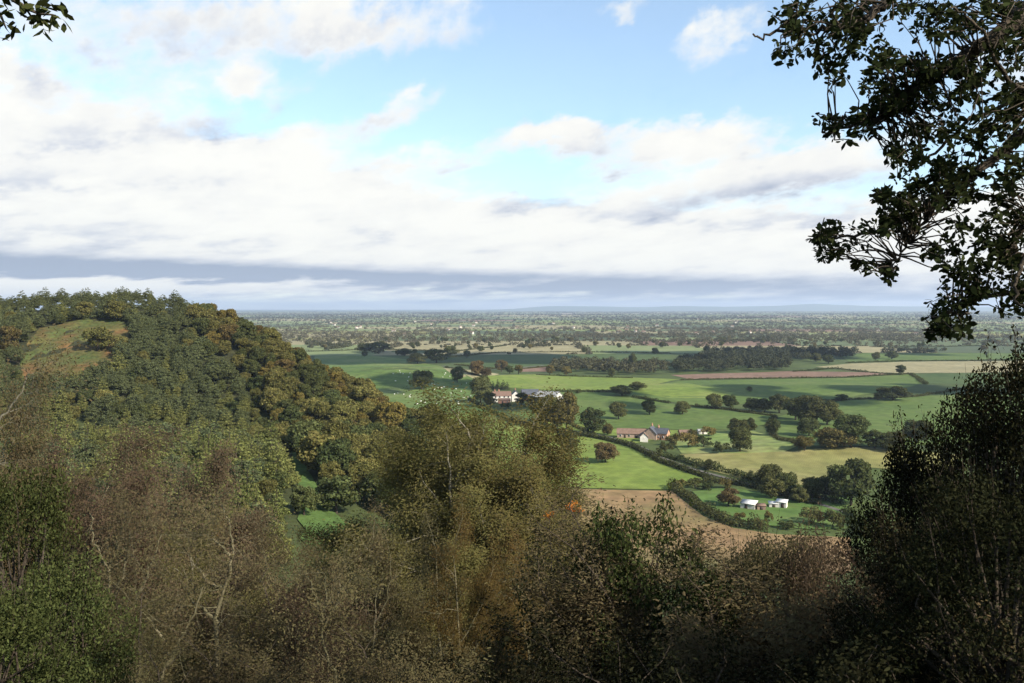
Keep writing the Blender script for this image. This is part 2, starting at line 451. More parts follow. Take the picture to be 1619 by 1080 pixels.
FIELDS = [
    ('deep', [(720, 576), (790, 559), (900, 558), (1060, 560), (1065, 574), (870, 579), (800, 584)]),
    ('lime', [(450, 541), (520, 537), (505, 546), (470, 551)]),
    ('sand', [(715, 556), (735, 549), (812, 547), (792, 555), (740, 560)]),
    ('plough', [(1378, 548), (1480, 527), (1720, 524), (1720, 545), (1480, 548)]),
    ('green', [(1330, 563), (1400, 555), (1500, 556), (1720, 545), (1720, 566), (1480, 570), (1345, 574)]),
    ('lime', [(1290, 544), (1320, 537), (1420, 532), (1385, 541), (1330, 547)]),
    ('green', [(860, 547), (960, 543), (1080, 545), (1190, 552), (1060, 558), (900, 556)]),
    ('deep', [(470, 556), (600, 553), (720, 556), (715, 568), (600, 566), (500, 563)]),
    ('plough', [(820, 582), (870, 580), (880, 587), (822, 588)]),
    ('sand', [(700, 582), (760, 586), (790, 592), (745, 604), (715, 592)]),
    ('lime', [(735, 603), (770, 594), (850, 592), (1000, 597), (1074, 600), (1034, 608), (990, 611), (975, 616), (880, 618), (800, 613)]),
    ('sand', [(1290, 580), (1345, 575), (1440, 572), (1720, 570), (1720, 588), (1440, 590), (1370, 589)]),
    ('plough', [(1060, 593), (1160, 590), (1250, 587), (1370, 589), (1425, 592), (1330, 596), (1180, 598), (1090, 600)]),
    ('green', [(985, 628), (996, 613), (1040, 608), (1078, 602), (1200, 600), (1335, 598), (1440, 592), (1462, 607), (1440, 612), (1320, 632), (1240, 632), (1180, 639), (1088, 641), (1050, 633)]),
    ('lime', [(990, 618), (1000, 611), (1042, 607), (1080, 605), (1125, 613), (1160, 622), (1130, 632), (1060, 630)]),
    ('deep', [(1445, 592), (1720, 589), (1720, 612), (1468, 607)]),
    ('knollgrass', [(498, 562), (540, 560), (580, 561), (640, 568), (700, 580), (735, 592), (762, 606), (747, 630), (800, 656), (740, 690), (620, 680), (540, 640), (490, 600)]),
    ('green', [(800, 652), (860, 640), (880, 620), (985, 620), (1000, 630), (1090, 643), (1226, 659), (1216, 671), (1180, 676), (1110, 681), (1060, 679), (965, 677), (900, 668), (840, 664)]),
    ('lime', [(840, 665), (900, 669), (965, 678), (1060, 680), (1112, 683), (1060, 692), (1000, 702), (965, 693), (880, 682)]),
    ('rough', [(1060, 694), (1120, 684), (1180, 680), (1222, 690), (1262, 705), (1240, 715), (1180, 717), (1078, 718)]),
    ('green', [(1226, 660), (1330, 634), (1445, 628), (1720, 612), (1720, 640), (1720, 700), (1430, 705), (1300, 707), (1264, 704), (1224, 688)]),
    ('straw', [(1072, 719), (1180, 717), (1260, 714), (1300, 709), (1360, 707), (1430, 713), (1520, 720), (1500, 750), (1335, 737), (1285, 768), (1205, 766), (1120, 744)]),
    ('lime', [(700, 650), (760, 657), (805, 668), (880, 685), (960, 696), (1000, 708), (1040, 730), (1080, 746), (1116, 758), (1062, 775), (990, 774), (915, 772), (760, 775), (680, 740), (650, 700)]),
    ('tan', [(760, 777), (915, 774), (1062, 777), (1085, 796), (1112, 817), (1160, 836), (1230, 846), (1345, 851), (1345, 905), (1000, 925), (700, 905), (700, 800)]),
    ('paddock', [(1095, 778), (1150, 771), (1230, 784), (1350, 786), (1350, 836), (1280, 838), (1190, 829), (1120, 803)]),
]
for mt, px in FIELDS:
    sheet('field', px, mt)
sheet('hillside_clearing', [(30, 560), (62, 520), (130, 506), (192, 505), (206, 520), (198, 560), (170, 585), (120, 606), (70, 612), (35, 600)], 'clearing', 2)
sheet('gully', [(448, 690), (466, 692), (474, 712), (481, 735), (495, 758), (512, 790), (530, 812), (548, 828), (538, 850), (515, 862), (486, 864), (474, 852), (484, 838), (470, 822), (478, 800), (468, 778), (474, 760), (460, 738), (463, 715)], 'gully', 2)

# lane between its hedges
def ribbon(name, pix, width, mat):
    W = np.array([hit(*p).xy for p in pix]); d = unit(np.gradient(W, axis=0)); nn = np.column_stack([-d[:, 1], d[:, 0]]) * width / 2
    o = sheet_world(name, np.concatenate([W + nn, (W - nn)[::-1]]), mat)
    return o
ribbon('lane', [(880, 678), (930, 685), (965, 692), (1003, 703), (1045, 724), (1095, 742), (1135, 753), (1205, 771), (1260, 786), (1340, 812)], 2.4, 'lane')
ribbon('lane', [(700, 579), (735, 584), (790, 584), (860, 578)], 5, 'lane')

# ------------------------------------------------------------------ far plain: patchwork of fields
rng = np.random.default_rng(77)
M['farlime'] = field_mat('distant bright pasture', [(.13, .16, .06), (.17, .19, .08)])
M['fargreen'] = field_mat('distant pasture', [(.075, .10, .042), (.105, .125, .055)])
M['fardeep'] = field_mat('distant dark pasture', [(.05, .07, .034), (.075, .09, .042)])
FM = ['farlime', 'fargreen', 'fardeep', 'sand', 'plough', 'straw', 'rough']
FW = [.24, .19, .14, .20, .03, .08, .12]
V, Lp, Ct, Mi = [], [], [], []
EDGES = []
yb = 1330.
def wob(x, k):
    return 40 * np.sin(x / 730. + k * 1.7) + 22 * np.sin(x / 310. + k * 2.9)
rows = []
k = 0
while yb < 17000:
    rows.append((yb, k)); yb += rng.uniform(140, 260) * (1 + yb / 5000.); k += 1
for (ya, ka), (yc, kc) in zip(rows[:-1], rows[1:]):
    lim = .68 * yc + 150
    x = -lim
    while x < lim:
        w = rng.uniform(150, 420) * (1 + yc / 7000.)
        sk = rng.uniform(-40, 40)
        xsn = np.linspace(x, x + w, 6)
        lo = np.column_stack([xsn, ya + wob(xsn, ka)]); hi = np.column_stack([xsn[::-1] , yc + wob(xsn[::-1], kc)])
        n0 = len(V); pts = np.concatenate([lo, hi])
        pz = gz(pts[:, 0], pts[:, 1]) + .35
        V.extend(np.column_stack([pts, pz])); Lp.extend(range(n0, n0 + 12)); Ct.append(12)
        Mi.append(rng.choice(len(FM), p=FW))
        EDGES.append((lo[0], lo[-1])); EDGES.append((lo[0], hi[-1]))
        x += w
o = ob('far_fields', mesh_from('far fields', V, Lp, Ct, [M[f] for f in FM], Mi)); o['kind'] = 'structure'

def many_trees(name, pos, hgt, wid, nq, leaf, mat, seed):
    """a mass of far trees as one mesh: every tree a loose dome of small leaf faces"""
    r = np.random.default_rng(seed); n = len(pos)
    d = unit(r.normal(size=(n, nq, 3))); d[..., 2] = np.abs(d[..., 2]) * 1.0 - .25
    rad = np.stack([wid * .5, wid * .5, hgt * .55], -1)[:, None]
    P = pos[:, None] + np.array([0, 0, 1.]) * (hgt * .42)[:, None, None] + d * rad * r.uniform(.55, 1.05, (n, nq, 1))
    Nn = d + r.normal(size=d.shape) * .5
    sz = np.repeat(leaf if hasattr(leaf, '__len__') else np.full(n, leaf), nq)
    v, l, c = quads(r, P.reshape(-1, 3), Nn.reshape(-1, 3), sz, .75)
    return ob(name, leafmesh(name, [(v, l, c, 0)], [M[mat]]))

P, Hh, Ww = [], [], []
for a, b in EDGES:
    a = np.array(a); b = np.array(b)
    D = (a[1] + b[1]) / 2
    Ln = np.hypot(*(b - a))
    if rng.random() < .12: continue
    sp = 9 if D < 3000 else (16 if D < 6000 else 30)
    kk = int(Ln / sp)
    t = rng.random(kk)
    pp = a + (b - a) * t[:, None] + rng.normal(size=(kk, 2)) * 2.5
    big = rng.random(kk) < .3
    P.append(pp); Hh.append(np.where(big, rng.uniform(7, 14, kk), rng.uniform(2, 4.5, kk))); Ww.append(np.where(big, rng.uniform(7, 13, kk), rng.uniform(6, 11, kk)))
# copses
for _ in range(330):
    D = 1500 * math.exp(rng.uniform(.12, 2.4)); x = rng.uniform(-.62, .66) * D
    kk = int(rng.uniform(15, 70)); L_ = rng.uniform(40, 200) * (1 + D / 6000); 
    pp = np.column_stack([x + rng.normal(size=kk) * L_, D + rng.normal(size=kk) * L_ * .35])
    P.append(pp); Hh.append(rng.uniform(8, 15, kk)); Ww.append(rng.uniform(8, 13, kk) * (1 + D / 12000))
P = np.concatenate(P); Hh = np.concatenate(Hh); Ww = np.concatenate(Ww)
ok = (P[:, 1] > 1340)
P, Hh, Ww = P[ok], Hh[ok], Ww[ok]
P3 = np.column_stack([P, gz(P[:, 0], P[:, 1])])
near = P[:, 1] < 3200
o = many_trees('distant_hedgerow_trees', P3[near], Hh[near], Ww[near], 46, 1.7, 'far', 5)
tag(o, 'mass of small hedgerow trees dotting the plain towards the horizon', None, None, 'stuff')
o = many_trees('faraway_woods', P3[~near], Hh[~near], Ww[~near], 14, np.clip(P[~near][:, 1] / 1500, 2.2, 5), 'far', 6)
tag(o, 'hazy mass of woods and hedges far across the plain', None, None, 'stuff')

# far blue hills
hx = np.linspace(-3000, 24000, 160)
hh = 40 + 120 * np.exp(-((hx - 9000) / 5200) ** 2) + 50 * np.exp(-((hx - 2500) / 2500) ** 2) + 40 * np.sin(hx / 900) * np.sin(hx / 2300 + 1) + 70 * np.exp(-((hx - 16500) / 2500) ** 2)
hh = hh * sstep(-3000, 1500, hx) * sstep(24000, 19000, hx)
hv, hl = [], []
prof = [(0, 0), (900, .55), (1800, .9), (2500, 1), (3600, .7), (5200, 0)]
for dy, f in prof:
    hv.append(np.column_stack([hx, np.full_like(hx, 24500 + dy) + 300 * np.sin(hx / 1500), np.maximum(-2, hh * f - 2 + (f > 0) * 8 * np.sin(hx / 350 + dy))]))
hv = np.concatenate(hv); m_ = len(hx)
for r_ in range(len(prof) - 1):
    for i in range(m_ - 1):
        hl.append((r_ * m_ + i, r_ * m_ + i + 1, (r_ + 1) * m_ + i + 1, (r_ + 1) * m_ + i))
o = ob('distant_hills', mesh_from('distant hills', hv, np.array(hl), np.full(len(hl), 4), [M['deep']], None, True)); o['kind'] = 'structure'

# ------------------------------------------------------------------ woods that read as one mass
def in_poly(px, py, poly):
    ins = False
    for (a, b), (c, d) in zip(poly, poly[1:] + poly[:1]):
        if (b > py) != (d > py) and px < (c - a) * (py - b) / (d - b) + a:
            ins = not ins
    return ins

def woodland(pix, n, h, label, seed, mat='wood', leaf=1.3, nq=190):
    r = np.random.default_rng(seed)
    W = [tuple(hit(*p).xy) for p in pix]
    lo = np.min(W, 0); hi = np.max(W, 0); pts = []
    while len(pts) < n:
        x, y = r.uniform(lo[0], hi[0]), r.uniform(lo[1], hi[1])
        if in_poly(x, y, W): pts.append((x, y, g1(x, y)))
    pts = np.array(pts)
    o = many_trees('woodland', pts, r.uniform(.65, 1.15, n) * h, r.uniform(.7, 1.25, n) * h * .9, nq, leaf, mat, seed + 1)
    return tag(o, label, None, None, 'stuff')
woodland([(868, 590), (905, 590), (1000, 593), (1050, 592), (1050, 581), (960, 578), (880, 580)], 120, 15, 'long dark wood behind the lime field and its two small pale trees', 11)
woodland([(1062, 590), (1150, 589), (1245, 586), (1250, 576), (1170, 573), (1075, 574)], 190, 15, 'dense dark wood along the far edge of the brown ploughed strip', 12)
woodland([(1100, 570), (1200, 574), (1345, 567), (1355, 559), (1230, 556), (1120, 560)], 210, 15, 'broad wood rising just behind the one by the brown ploughed strip', 13)
woodland([(470, 553), (520, 556), (560, 555), (545, 547), (490, 545)], 34, 13, 'wood peeping out beside the flank of the hill', 14)
woodland([(1040, 552), (1110, 549), (1280, 540), (1270, 533), (1120, 538), (1030, 545)], 130, 13, 'wide brown wood in the middle of the plain', 15, leaf=1.4, nq=70)
woodland([(815, 552), (870, 550), (868, 545), (822, 547)], 40, 9, 'low dark copse beside the pale stubble strip on the plain', 16, leaf=1.3, nq=70)
woodland([(1395, 560), (1500, 560), (1495, 555), (1400, 555)], 40, 10, 'dark belt of trees across the green fields below the brown slope', 17, leaf=1.2, nq=80)

# ------------------------------------------------------------------ tree variants
BL = {mt: [broadleaf(100 + 10 * i + j, mt, 10, 9 + .6 * j, 36 + 4 * j) for j in range(3)] for i, mt in enumerate(['olive', 'russet', 'gold', 'darkleaf'])}
FT = {mt: [broadleaf(300 + 10 * i + j, mt, 10, [9.5, 10.5, 9.0][j], 30, .42, 95, [.05, .02, .12][j]) for j in range(3)] for i, mt in enumerate(['fieldleaf', 'fieldtan', 'fieldrust'])}
SH = {mt: [broadleaf(400 + 10 * i + j, mt, 4, 5, 12, .3, 190, .02) for j in range(2)] for i, mt in enumerate(['fieldleaf', 'fieldtan'])}
PN = {mt: [conifer(500 + 10 * i + j, mt, *[(12, 5.6), (9.6, 6.0), (11, 6.2)][i], .42, 'pine', sco, .2 if mt != 'pinedeep' else -.12) for j in range(3)] for i, (mt, sco) in enumerate([('pine', True), ('pinedeep', True), ('larch', False)])}

# ------------------------------------------------------------------ the wooded hill
def proj(p):
    return CX + F * p[0] / p[1], HY - F * (p[2] - HC) / p[1]
CLEAR = [(25, 560), (55, 522), (130, 508), (196, 505), (214, 520), (206, 560), (176, 582), (125, 604), (75, 615), (30, 605)]
GULLY = [(447, 690), (470, 690), (490, 750), (550, 815), (545, 870), (440, 870), (462, 780)]
rng = np.random.default_rng(2024)
placed = np.zeros((0, 3))
hill = []
tries = 0
LIM = {'pine': 270, 'leaf': 285}
cnt = {'pine': 0, 'leaf': 0}
cand = []
while tries < 16000:
    tries += 1
    y = rng.uniform(130, 540); x = rng.uniform(-.66 * y - 5, 15)
    z = g1(x, y)
    s_ = float(spur(np.array(x), np.array(y)))
    if z - s_ > 6.5 and not (y < 330 and z > 12 and x < 0): continue
    px, py = proj((x, y, z))
    if px < -30 or px > 760 or py > 900: continue
    # behind the crest nothing shows
    if y > 400 and z < 60 and px < 250: pass
    if 440 < px < 650 and py > 775: continue
    if in_poly(px, py, CLEAR) or in_poly(px, py, GULLY): continue
    zone = None
    edge = 283 + (py - 470) * .62 + 18 * math.sin(py / 23.)
    if py < 506 + 6 * math.sin(px / 30) and px < 288: zone = 'ridge'
    elif px > edge: zone = 'flank'
    elif py < 640 + 16 * math.sin(px / 37.): zone = 'mid'
    else: zone = 'low'
    sp = {'ridge': 4.6, 'flank': 5.5, 'mid': 3.5, 'low': 4.1}[zone]
    if len(placed) and np.min(np.hypot(placed[:, 0] - x, placed[:, 1] - y) - 0 * placed[:, 2]) < sp: continue
    placed = np.vstack([placed, (x, y, sp)])
    cand.append((x, y, z, px, py, zone))
# keep what the camera can see: drop trees hidden well behind the crest
def visible(x, y, z, top):
    t = np.linspace(.25, .97, 60)
    return np.all(HC + (z + top - HC) * t - gz(x * t, y * t) > 1.0)
cand = [c for c in cand if visible(c[0], c[1], c[2], 9)]
FGX, FGY = [-40, 30, 80, 130, 260, 380, 460, 600, 760], [640, 680, 740, 790, 790, 790, 860, 800, 740]
cand = [c for c in cand if c[4] - 9 * F / c[1] < np.interp(c[3], FGX, FGY)]
cand.sort(key=lambda c: c[1])
where = {'ridge': 'on the ridge top', 'mid': 'on the slope below the bracken clearing', 'low': 'low on the slope above the brown birches'}
cnts = {}
numk = {'conifer_tree': 1, 'hillside_tree': 8}          # the lone trees built below count too
rest = []
def hill_put(kind, pair, label, cat, loc, rz, sc3, group):
    numk[kind] += 1
    if numk[kind] > 296:
        rest.append((pair[1], loc, rz, sc3)); return
    put(kind, pair, label, cat, loc, rz, sc3, group)
for x, y, z, px, py, zone in cand:
    cnts[zone] = cnts.get(zone, 0) + 1
    r = rng.random()
    rz = rng.uniform(0, 6.28)
    if zone == 'low' and rng.random() < .2 or zone == 'mid' and rng.random() < .08:
        s = rng.uniform(.5, .85); mt = ['olive', 'darkleaf'][rng.integers(2)]; col = {'olive': 'olive', 'darkleaf': 'dark green'}[mt]
        hill_put('hillside_tree', BL[mt][rng.integers(3)], f'{col} broadleaf tree among the hillside conifers', 'tree', (x, y, z - .3), rz, (s, s, s), f'{col} broadleaf trees among the hillside conifers')
        continue
    if zone == 'flank':
        top = py < 530 + (px - 300) * .42
        q = np.array([.56, .09, .18, .17]) if top else np.array([.52, .05, .10, .33])
        mt = ['olive', 'russet', 'gold', 'darkleaf'][rng.choice(4, p=q)]
        col = {'olive': 'olive', 'russet': 'russet', 'gold': 'golden', 'darkleaf': 'dark green'}[mt]
        pos = 'along the sunlit crest line of the hill' if top else ('at the foot of the hill flank' if py > 690 else 'on the broad flank of the hill')
        s = rng.choice([rng.uniform(.55, .8), rng.uniform(.75, 1.0), rng.uniform(1.0, 1.3)], p=[.3, .5, .2])
        hill_put('hillside_tree', BL[mt][rng.integers(3)], f'{col} broadleaf tree {pos}', 'tree', (x, y, z - .3), rz, (s * rng.uniform(.9, 1.12), s * rng.uniform(.9, 1.12), s), f'{col} broadleaf trees {pos}')
    else:
        if zone == 'ridge': mt, lab = ('pine', 'dark pine') if r < .9 else ('larch', 'pale green conifer')
        elif zone == 'mid': mt, lab = ('pinedeep', 'blue green conifer') if r < .72 else (('larch', 'pale green conifer') if r < .85 else ('pine', 'dark pine'))
        else: mt, lab = ('larch', 'pale green conifer') if r < .72 else ('pinedeep', 'blue green conifer')
        s = rng.choice([rng.uniform(.5, .75), rng.uniform(.7, .95), rng.uniform(.95, 1.15)], p=[.3, .55, .15])
        hill_put('conifer_tree', PN[mt][rng.integers(3)], f'{lab} {where[zone]}', 'tree', (x, y, z - .3), rz, (s * rng.uniform(.9, 1.2), s * rng.uniform(.9, 1.2), s), f'{lab}s {where[zone]}')

def merged(name, items):
    Vs, Ls, Cs, Ms, mats, n = [], [], [], [], [], 0
    for me, loc, rz, s3 in items:
        co = np.empty(len(me.vertices) * 3, np.float32); me.vertices.foreach_get('co', co); co = co.reshape(-1, 3) * np.array(s3)
        c, s_ = math.cos(rz), math.sin(rz)
        co = np.column_stack([co[:, 0] * c - co[:, 1] * s_, co[:, 0] * s_ + co[:, 1] * c, co[:, 2]]) + np.array(loc)
        lo = np.empty(len(me.loops), np.int32); me.loops.foreach_get('vertex_index', lo)
        ct = np.empty(len(me.polygons), np.int32); me.polygons.foreach_get('loop_total', ct)
        mt = me.materials[0]
        if mt not in mats: mats.append(mt)
        Vs.append(co); Ls.append(lo + n); Cs.append(ct); Ms.append(np.full(len(ct), mats.index(mt))); n += len(co)
    return ob(name, mesh_from(name, np.concatenate(Vs), np.concatenate(Ls), np.concatenate(Cs), mats, np.concatenate(Ms)))
if rest:
    tag(merged('upper_hill_woodland', rest), 'mass of trees farther up the wooded hill', None, None, 'stuff')
print('HILL', cnts, numk)


# single trees in and by the clearing and at the foot of the hill
def px_tree(kind, px, py, wpx, hpx, pair, label, cat='tree', group=None, base_w=9.5, base_h=10., rz=None):
    p = hit(px, py); k = p.y / F
    return put(kind, pair, label, cat, (p.x, p.y, p.z - .15), rs.uniform(0, 6.28) if rz is None else rz, (wpx * k / base_w, wpx * k / base_w, hpx * k / base_h), group)
px_tree('hillside_tree', 154, 556, 46, 40, BL['olive'][0], 'round olive tree standing alone in the bracken clearing')
px_tree('hillside_tree', 190, 556, 28, 26, BL['olive'][1], 'smaller olive bush beside the lone round tree of the clearing')
px_tree('hillside_tree', 133, 504, 34, 28, BL['olive'][1], 'olive rounded tree in front of the ridge pines')
px_tree('hillside_tree', 14, 560, 40, 50, BL['russet'][0], 'russet tree at the edge of the bracken clearing')
px_tree('hillside_tree', 185, 508, 40, 34, BL['olive'][2], 'olive tree where the ridge pines meet the clearing')
px_tree('valley_tree', 532, 812, 80, 66, BL['darkleaf'][0], 'broad round dark green tree by the grassy gully')
px_tree('valley_tree', 481, 816, 48, 50, BL['darkleaf'][1], 'smaller dark green tree at the edge of the grassy gully')
px_tree('valley_tree', 575, 790, 60, 60, BL['olive'][1], 'olive tree behind the broad one by the grassy gully')
px_tree('valley_tree', 610, 812, 70, 70, BL['darkleaf'][2], 'dark tree between the gully and the big olive birch')

# ------------------------------------------------------------------ trees standing in the fields
# px, py of the foot, width, height in photo pixels, colour, what it is
TREES = [
    (957, 732, 33, 32, 'fieldrust', 'lone russet oak casting its shadow on the lime field'),
    (978, 663, 29, 27, 'fieldleaf', 'round dark oak in the meadow beyond the long brick barn'),
    (1027, 656, 24, 23, 'fieldleaf', 'middle one of the three oaks in the meadow beyond the barn'),
    (1079, 655, 24, 20, 'fieldleaf', 'squat oak nearest the thin hedge in the barn meadow'),
    (1131, 647, 27, 24, 'fieldleaf', 'larger oak of the pair on the thin meadow hedge'),
    (1154, 645, 20, 20, 'fieldleaf', 'smaller oak of the pair on the thin meadow hedge'),
    (1189, 650, 20, 20, 'fieldleaf', 'first tree of the row leading to the dark grove'),
    (1209, 651, 24, 20, 'fieldleaf', 'second tree of the row leading to the dark grove'),
    (1232, 653, 32, 29, 'fieldleaf', 'tall tree at the start of the dark grove'),
    (1258, 664, 40, 34, 'fieldleaf', 'grove tree with a broad dark crown'),
    (1284, 672, 50, 44, 'fieldleaf', 'biggest tree of the dark grove amid the meadows'),
    (1308, 672, 38, 38, 'fieldleaf', 'grove tree next to the biggest one'),
    (1222, 690, 22, 28, 'fieldleaf', 'narrow dark tree on the edge of the rough pale pasture'),
    (1279, 690, 32, 28, 'fieldleaf', 'dark tree below the grove and above the tan bush'),
    (1345, 708, 48, 50, 'fieldleaf', 'tall dark oak behind the crest of the yellow field'),
    (1318, 709, 50, 32, 'fieldtan', 'broad brown tree behind the crest of the yellow field'),
    (1272, 713, 33, 23, 'fieldtan', 'small tan tree at the end of the rough pale pasture'),
    (1383, 710, 38, 29, 'fieldleaf', 'dark tree on the far margin of the yellow field'),
    (1412, 714, 34, 30, 'fieldleaf', 'dark tree half hidden by the shaded elder'),
    (1450, 700, 40, 34, 'fieldleaf', 'dark tree seen through the elder twigs'),
    (1170, 714, 33, 38, 'fieldleaf', 'tall green tree in the rough pale pasture'),
    (1166, 686, 26, 24, 'fieldleaf', 'dark tree behind the tall one of the rough pasture'),
    (1184, 685, 20, 24, 'fieldleaf', 'slim dark tree behind the rough pasture'),
    (1120, 744, 15, 18, 'fieldleaf', 'small round tree in the lane hedge below the yellow field'),
    (1218, 772, 40, 36, 'fieldleaf', 'dark oak rising over the lane hedge at the yellow field'),
    (1220, 788, 34, 34, 'fieldleaf', 'oak in front of the dark one by the sheds'),
    (1245, 784, 30, 36, 'fieldleaf', 'tree behind the pair of white sheds'),
    (1284, 792, 34, 38, 'fieldleaf', 'tree beyond the white sheds by the paddock gate'),
    (1264, 796, 24, 26, 'fieldleaf', 'bushy tree beside the paddock hedge'),
    (1304, 788, 30, 36, 'fieldleaf', 'tree between the paddock and the big grey oak'),
    (1346, 800, 62, 72, 'fieldleaf', 'big grey green oak rising beside the shaded elder'),
    (1152, 801, 36, 30, 'fieldrust', 'russet bush next to the white roofed shed'),
    (864, 674, 48, 46, 'fieldleaf', 'dense dark oak of the group below the farmyard'),
    (896, 681, 32, 58, 'fieldtan', 'tall tan tree of the group below the farmyard'),
    (880, 676, 34, 36, 'fieldleaf', 'middle tree of the group below the farmyard'),
    (938, 688, 40, 42, 'fieldleaf', 'dark oak standing where the lane bends'),
    (961, 688, 14, 18, 'fieldtan', 'little yellow tree at the end of the long barn'),
    (898, 713, 38, 30, 'fieldleaf', 'green tree beside the crown of the big olive birch'),
    (667, 616, 30, 29, 'fieldleaf', 'round oak alone on the sheep pasture'),
    (723, 605, 20, 25, 'fieldleaf', 'upright oak on the shoulder of the sheep pasture'),
    (760, 637, 32, 40, 'fieldleaf', 'tall dark tree sheltering the white farmhouse'),
    (774, 644, 22, 24, 'fieldleaf', 'small dark tree in front of the farmhouse gable'),
    (824, 641, 22, 20, 'fieldleaf', 'bush between the farmhouse and the barns'),
    (842, 640, 18, 14, 'fieldleaf', 'low bush in front of the farm barns'),
    (754, 594, 20, 24, 'fieldrust', 'rusty tree at the end of the sheep pasture'),
    (768, 596, 16, 14, 'fieldrust', 'small red bush near the farm conifers'),
    (793, 588, 19, 19, 'fieldrust', 'orange tree of the three beyond the farm'),
    (806, 591, 14, 13, 'fieldleaf', 'dark tree of the three beyond the farm'),
    (820, 592, 14, 15, 'fieldtan', 'pale tree of the three beyond the farm'),
    (869, 593, 13, 15, 'fieldtan', 'first of two small pale trees on the lime field edge'),
    (896, 595, 15, 15, 'fieldtan', 'second of two small pale trees on the lime field edge'),
    (967, 597, 13, 15, 'fieldleaf', 'small dark tree in front of the long wood'),
    (984, 626, 36, 17, 'fieldleaf', 'wide bushy tree in the clump on the lime knoll'),
    (1008, 617, 26, 13, 'fieldleaf', 'low tree at the far end of the lime knoll clump'),
    (1424, 592, 15, 15, 'fieldleaf', 'round tree on the rim of the pale stubble field'),
    (1185, 619, 10, 8, 'fieldleaf', 'tiny bush in the middle of the wide meadow'),
    (1388, 633, 16, 12, 'fieldleaf', 'end bush of the clump on the far meadow hedge'),
    (1412, 633, 44, 22, 'fieldleaf', 'wide dark clump on the far meadow hedge'),
    (1330, 634, 20, 11, 'fieldleaf', 'low clump on the far meadow hedge'),
    (690, 574, 38, 22, 'wood_', 'broad dark tree beyond the crest of the sheep pasture'),
    (660, 575, 30, 16, 'wood_', 'brown tree beyond the crest of the sheep pasture'),
    (712, 564, 24, 17, 'wood_', 'dark tree on the valley hedge behind the sheep pasture'),
    (738, 566, 12, 12, 'wood_', 'small tree alone on the dark field'),
    (600, 557, 30, 16, 'wood_', 'dark tree on the far side of the sheep pasture'),
    (578, 557, 26, 14, 'wood_', 'squat tree near the far side of the sheep pasture'),
    (640, 563, 22, 12, 'wood_', 'low tree on the hedge behind the sheep pasture'),
    (760, 556, 9, 9, 'wood_', 'tiny tree at the tip of the pale stubble strip'),
    (1150, 561, 12, 11, 'wood_', 'small tree standing off the broad wood'),
    (1385, 570, 12, 13, 'wood_', 'tree in the green field above the pale stubble'),
    (1410, 568, 18, 13, 'wood_', 'pair like bushy tree above the pale stubble'),
    (1290, 572, 16, 13, 'wood_', 'tree at the end of the broad wood'),
    (1310, 575, 20, 14, 'wood_', 'leafy tree between the broad wood and the stubble'),
    (1000, 585, 14, 26, 'wood_', 'tall slim tree poking above the long wood'),
]
BUSHES = [
    (1140, 716, 30, 18, 'bush behind the yellow field near the tall tree'), (1112, 707, 34, 20, 'bush by the orange brick gable'),
    (1088, 708, 36, 24, 'olive bush in the garden of the brick barn'), (1066, 704, 30, 20, 'olive bush under the orange gable'),
    (1052, 716, 26, 18, 'bush at the corner of the lane and the garden'), (1040, 722, 20, 14, 'scrubby bush beside the lane below the barn'),
    (1120, 690, 26, 16, 'pale bush behind the garden of the barn'), (1096, 690, 18, 12, 'small pale bush behind the garden of the barn'),
    (1284, 828, 46, 28, 'wide bush below the white sheds'), (1215, 826, 15, 20, 'thin reddish bush below the brown shed'),
    (1170, 824, 22, 14, 'yellowish bush at the corner of the paddock'), (1200, 832, 26, 14, 'bush on the lower paddock hedge'),
    (1244, 836, 30, 14, 'bush at the end of the lower paddock hedge'), (1100, 772, 20, 12, 'scrub by the top of the paddock'),
    (1190, 760, 24, 16, 'scrub on the lane hedge under the yellow field'), (1320, 790, 30, 22, 'bush beyond the paddock'),
    (1318, 835, 40, 30, 'dark bush close to the shaded elder'), (1120, 775, 24, 15, 'scrub between the lane and the paddock'),
    (1146, 773, 26, 17, 'reddish scrub above the paddock'), (1075, 770, 22, 14, 'russet scrub at the corner of the tilled field'),
    (800, 646, 20, 10, 'low bush in front of the white farmhouse'), (915, 622, 14, 7, 'small bush on the dark line behind the barns'),
]
for t in TREES:
    px, py, w, h, mt, lab = t
    mm = 'fieldleaf' if mt == 'wood_' else mt
    px_tree('field_tree', px, py, w * 1.14, h * 1.05, FT[mm][rs.randrange(3)], lab)
for i, (px, py, w, h, lab) in enumerate(BUSHES):
    tan = any(q in lab for q in ('pale', 'yellowish', 'reddish', 'russet', 'olive'))
    px_tree('field_bush', px, py, w, h, SH['fieldtan' if tan else 'fieldleaf'][i % 2], lab, 'bush', None, 5, 4)
CN = [conifer(560 + j, 'pinedeep', 12, 4.4, .45, 'farm conifer', False, .06) for j in range(2)]
for i, (px, py, w, h) in enumerate([(779, 616, 8, 14), (787, 616, 8, 17), (795, 616, 9, 16), (802, 616, 8, 13)]):
    px_tree('conifer_tree', px, py, w, h, CN[i % 2], 'small dark conifer in the row behind the farmhouse roof', 'tree', 'conifers behind the farmhouse', 4.4, 12)
# extra trees along hedges of the nearer plain
r2 = random.Random(9)
n_extra = 0
while n_extra < 150:
    py = r2.triangular(523, 566, 540); px = r2.uniform(430, 1640)
    if px < 430 + (py - 520) * 2.2: continue
    p = hit(px, py); k = p.y / F
    h = r2.uniform(6, 11); wd_ = h * r2.uniform(.8, 1.25)
    put('plain_tree', FT['fieldleaf' if r2.random() < .8 else 'fieldtan'][r2.randrange(3)], 'small dark tree scattered over the hedged fields of the plain', 'tree', (p.x, p.y, p.z - .1), r2.uniform(0, 6), (wd_ / 9.5, wd_ / 9.5, h / 10), 'trees scattered over the plain')
    n_extra += 1

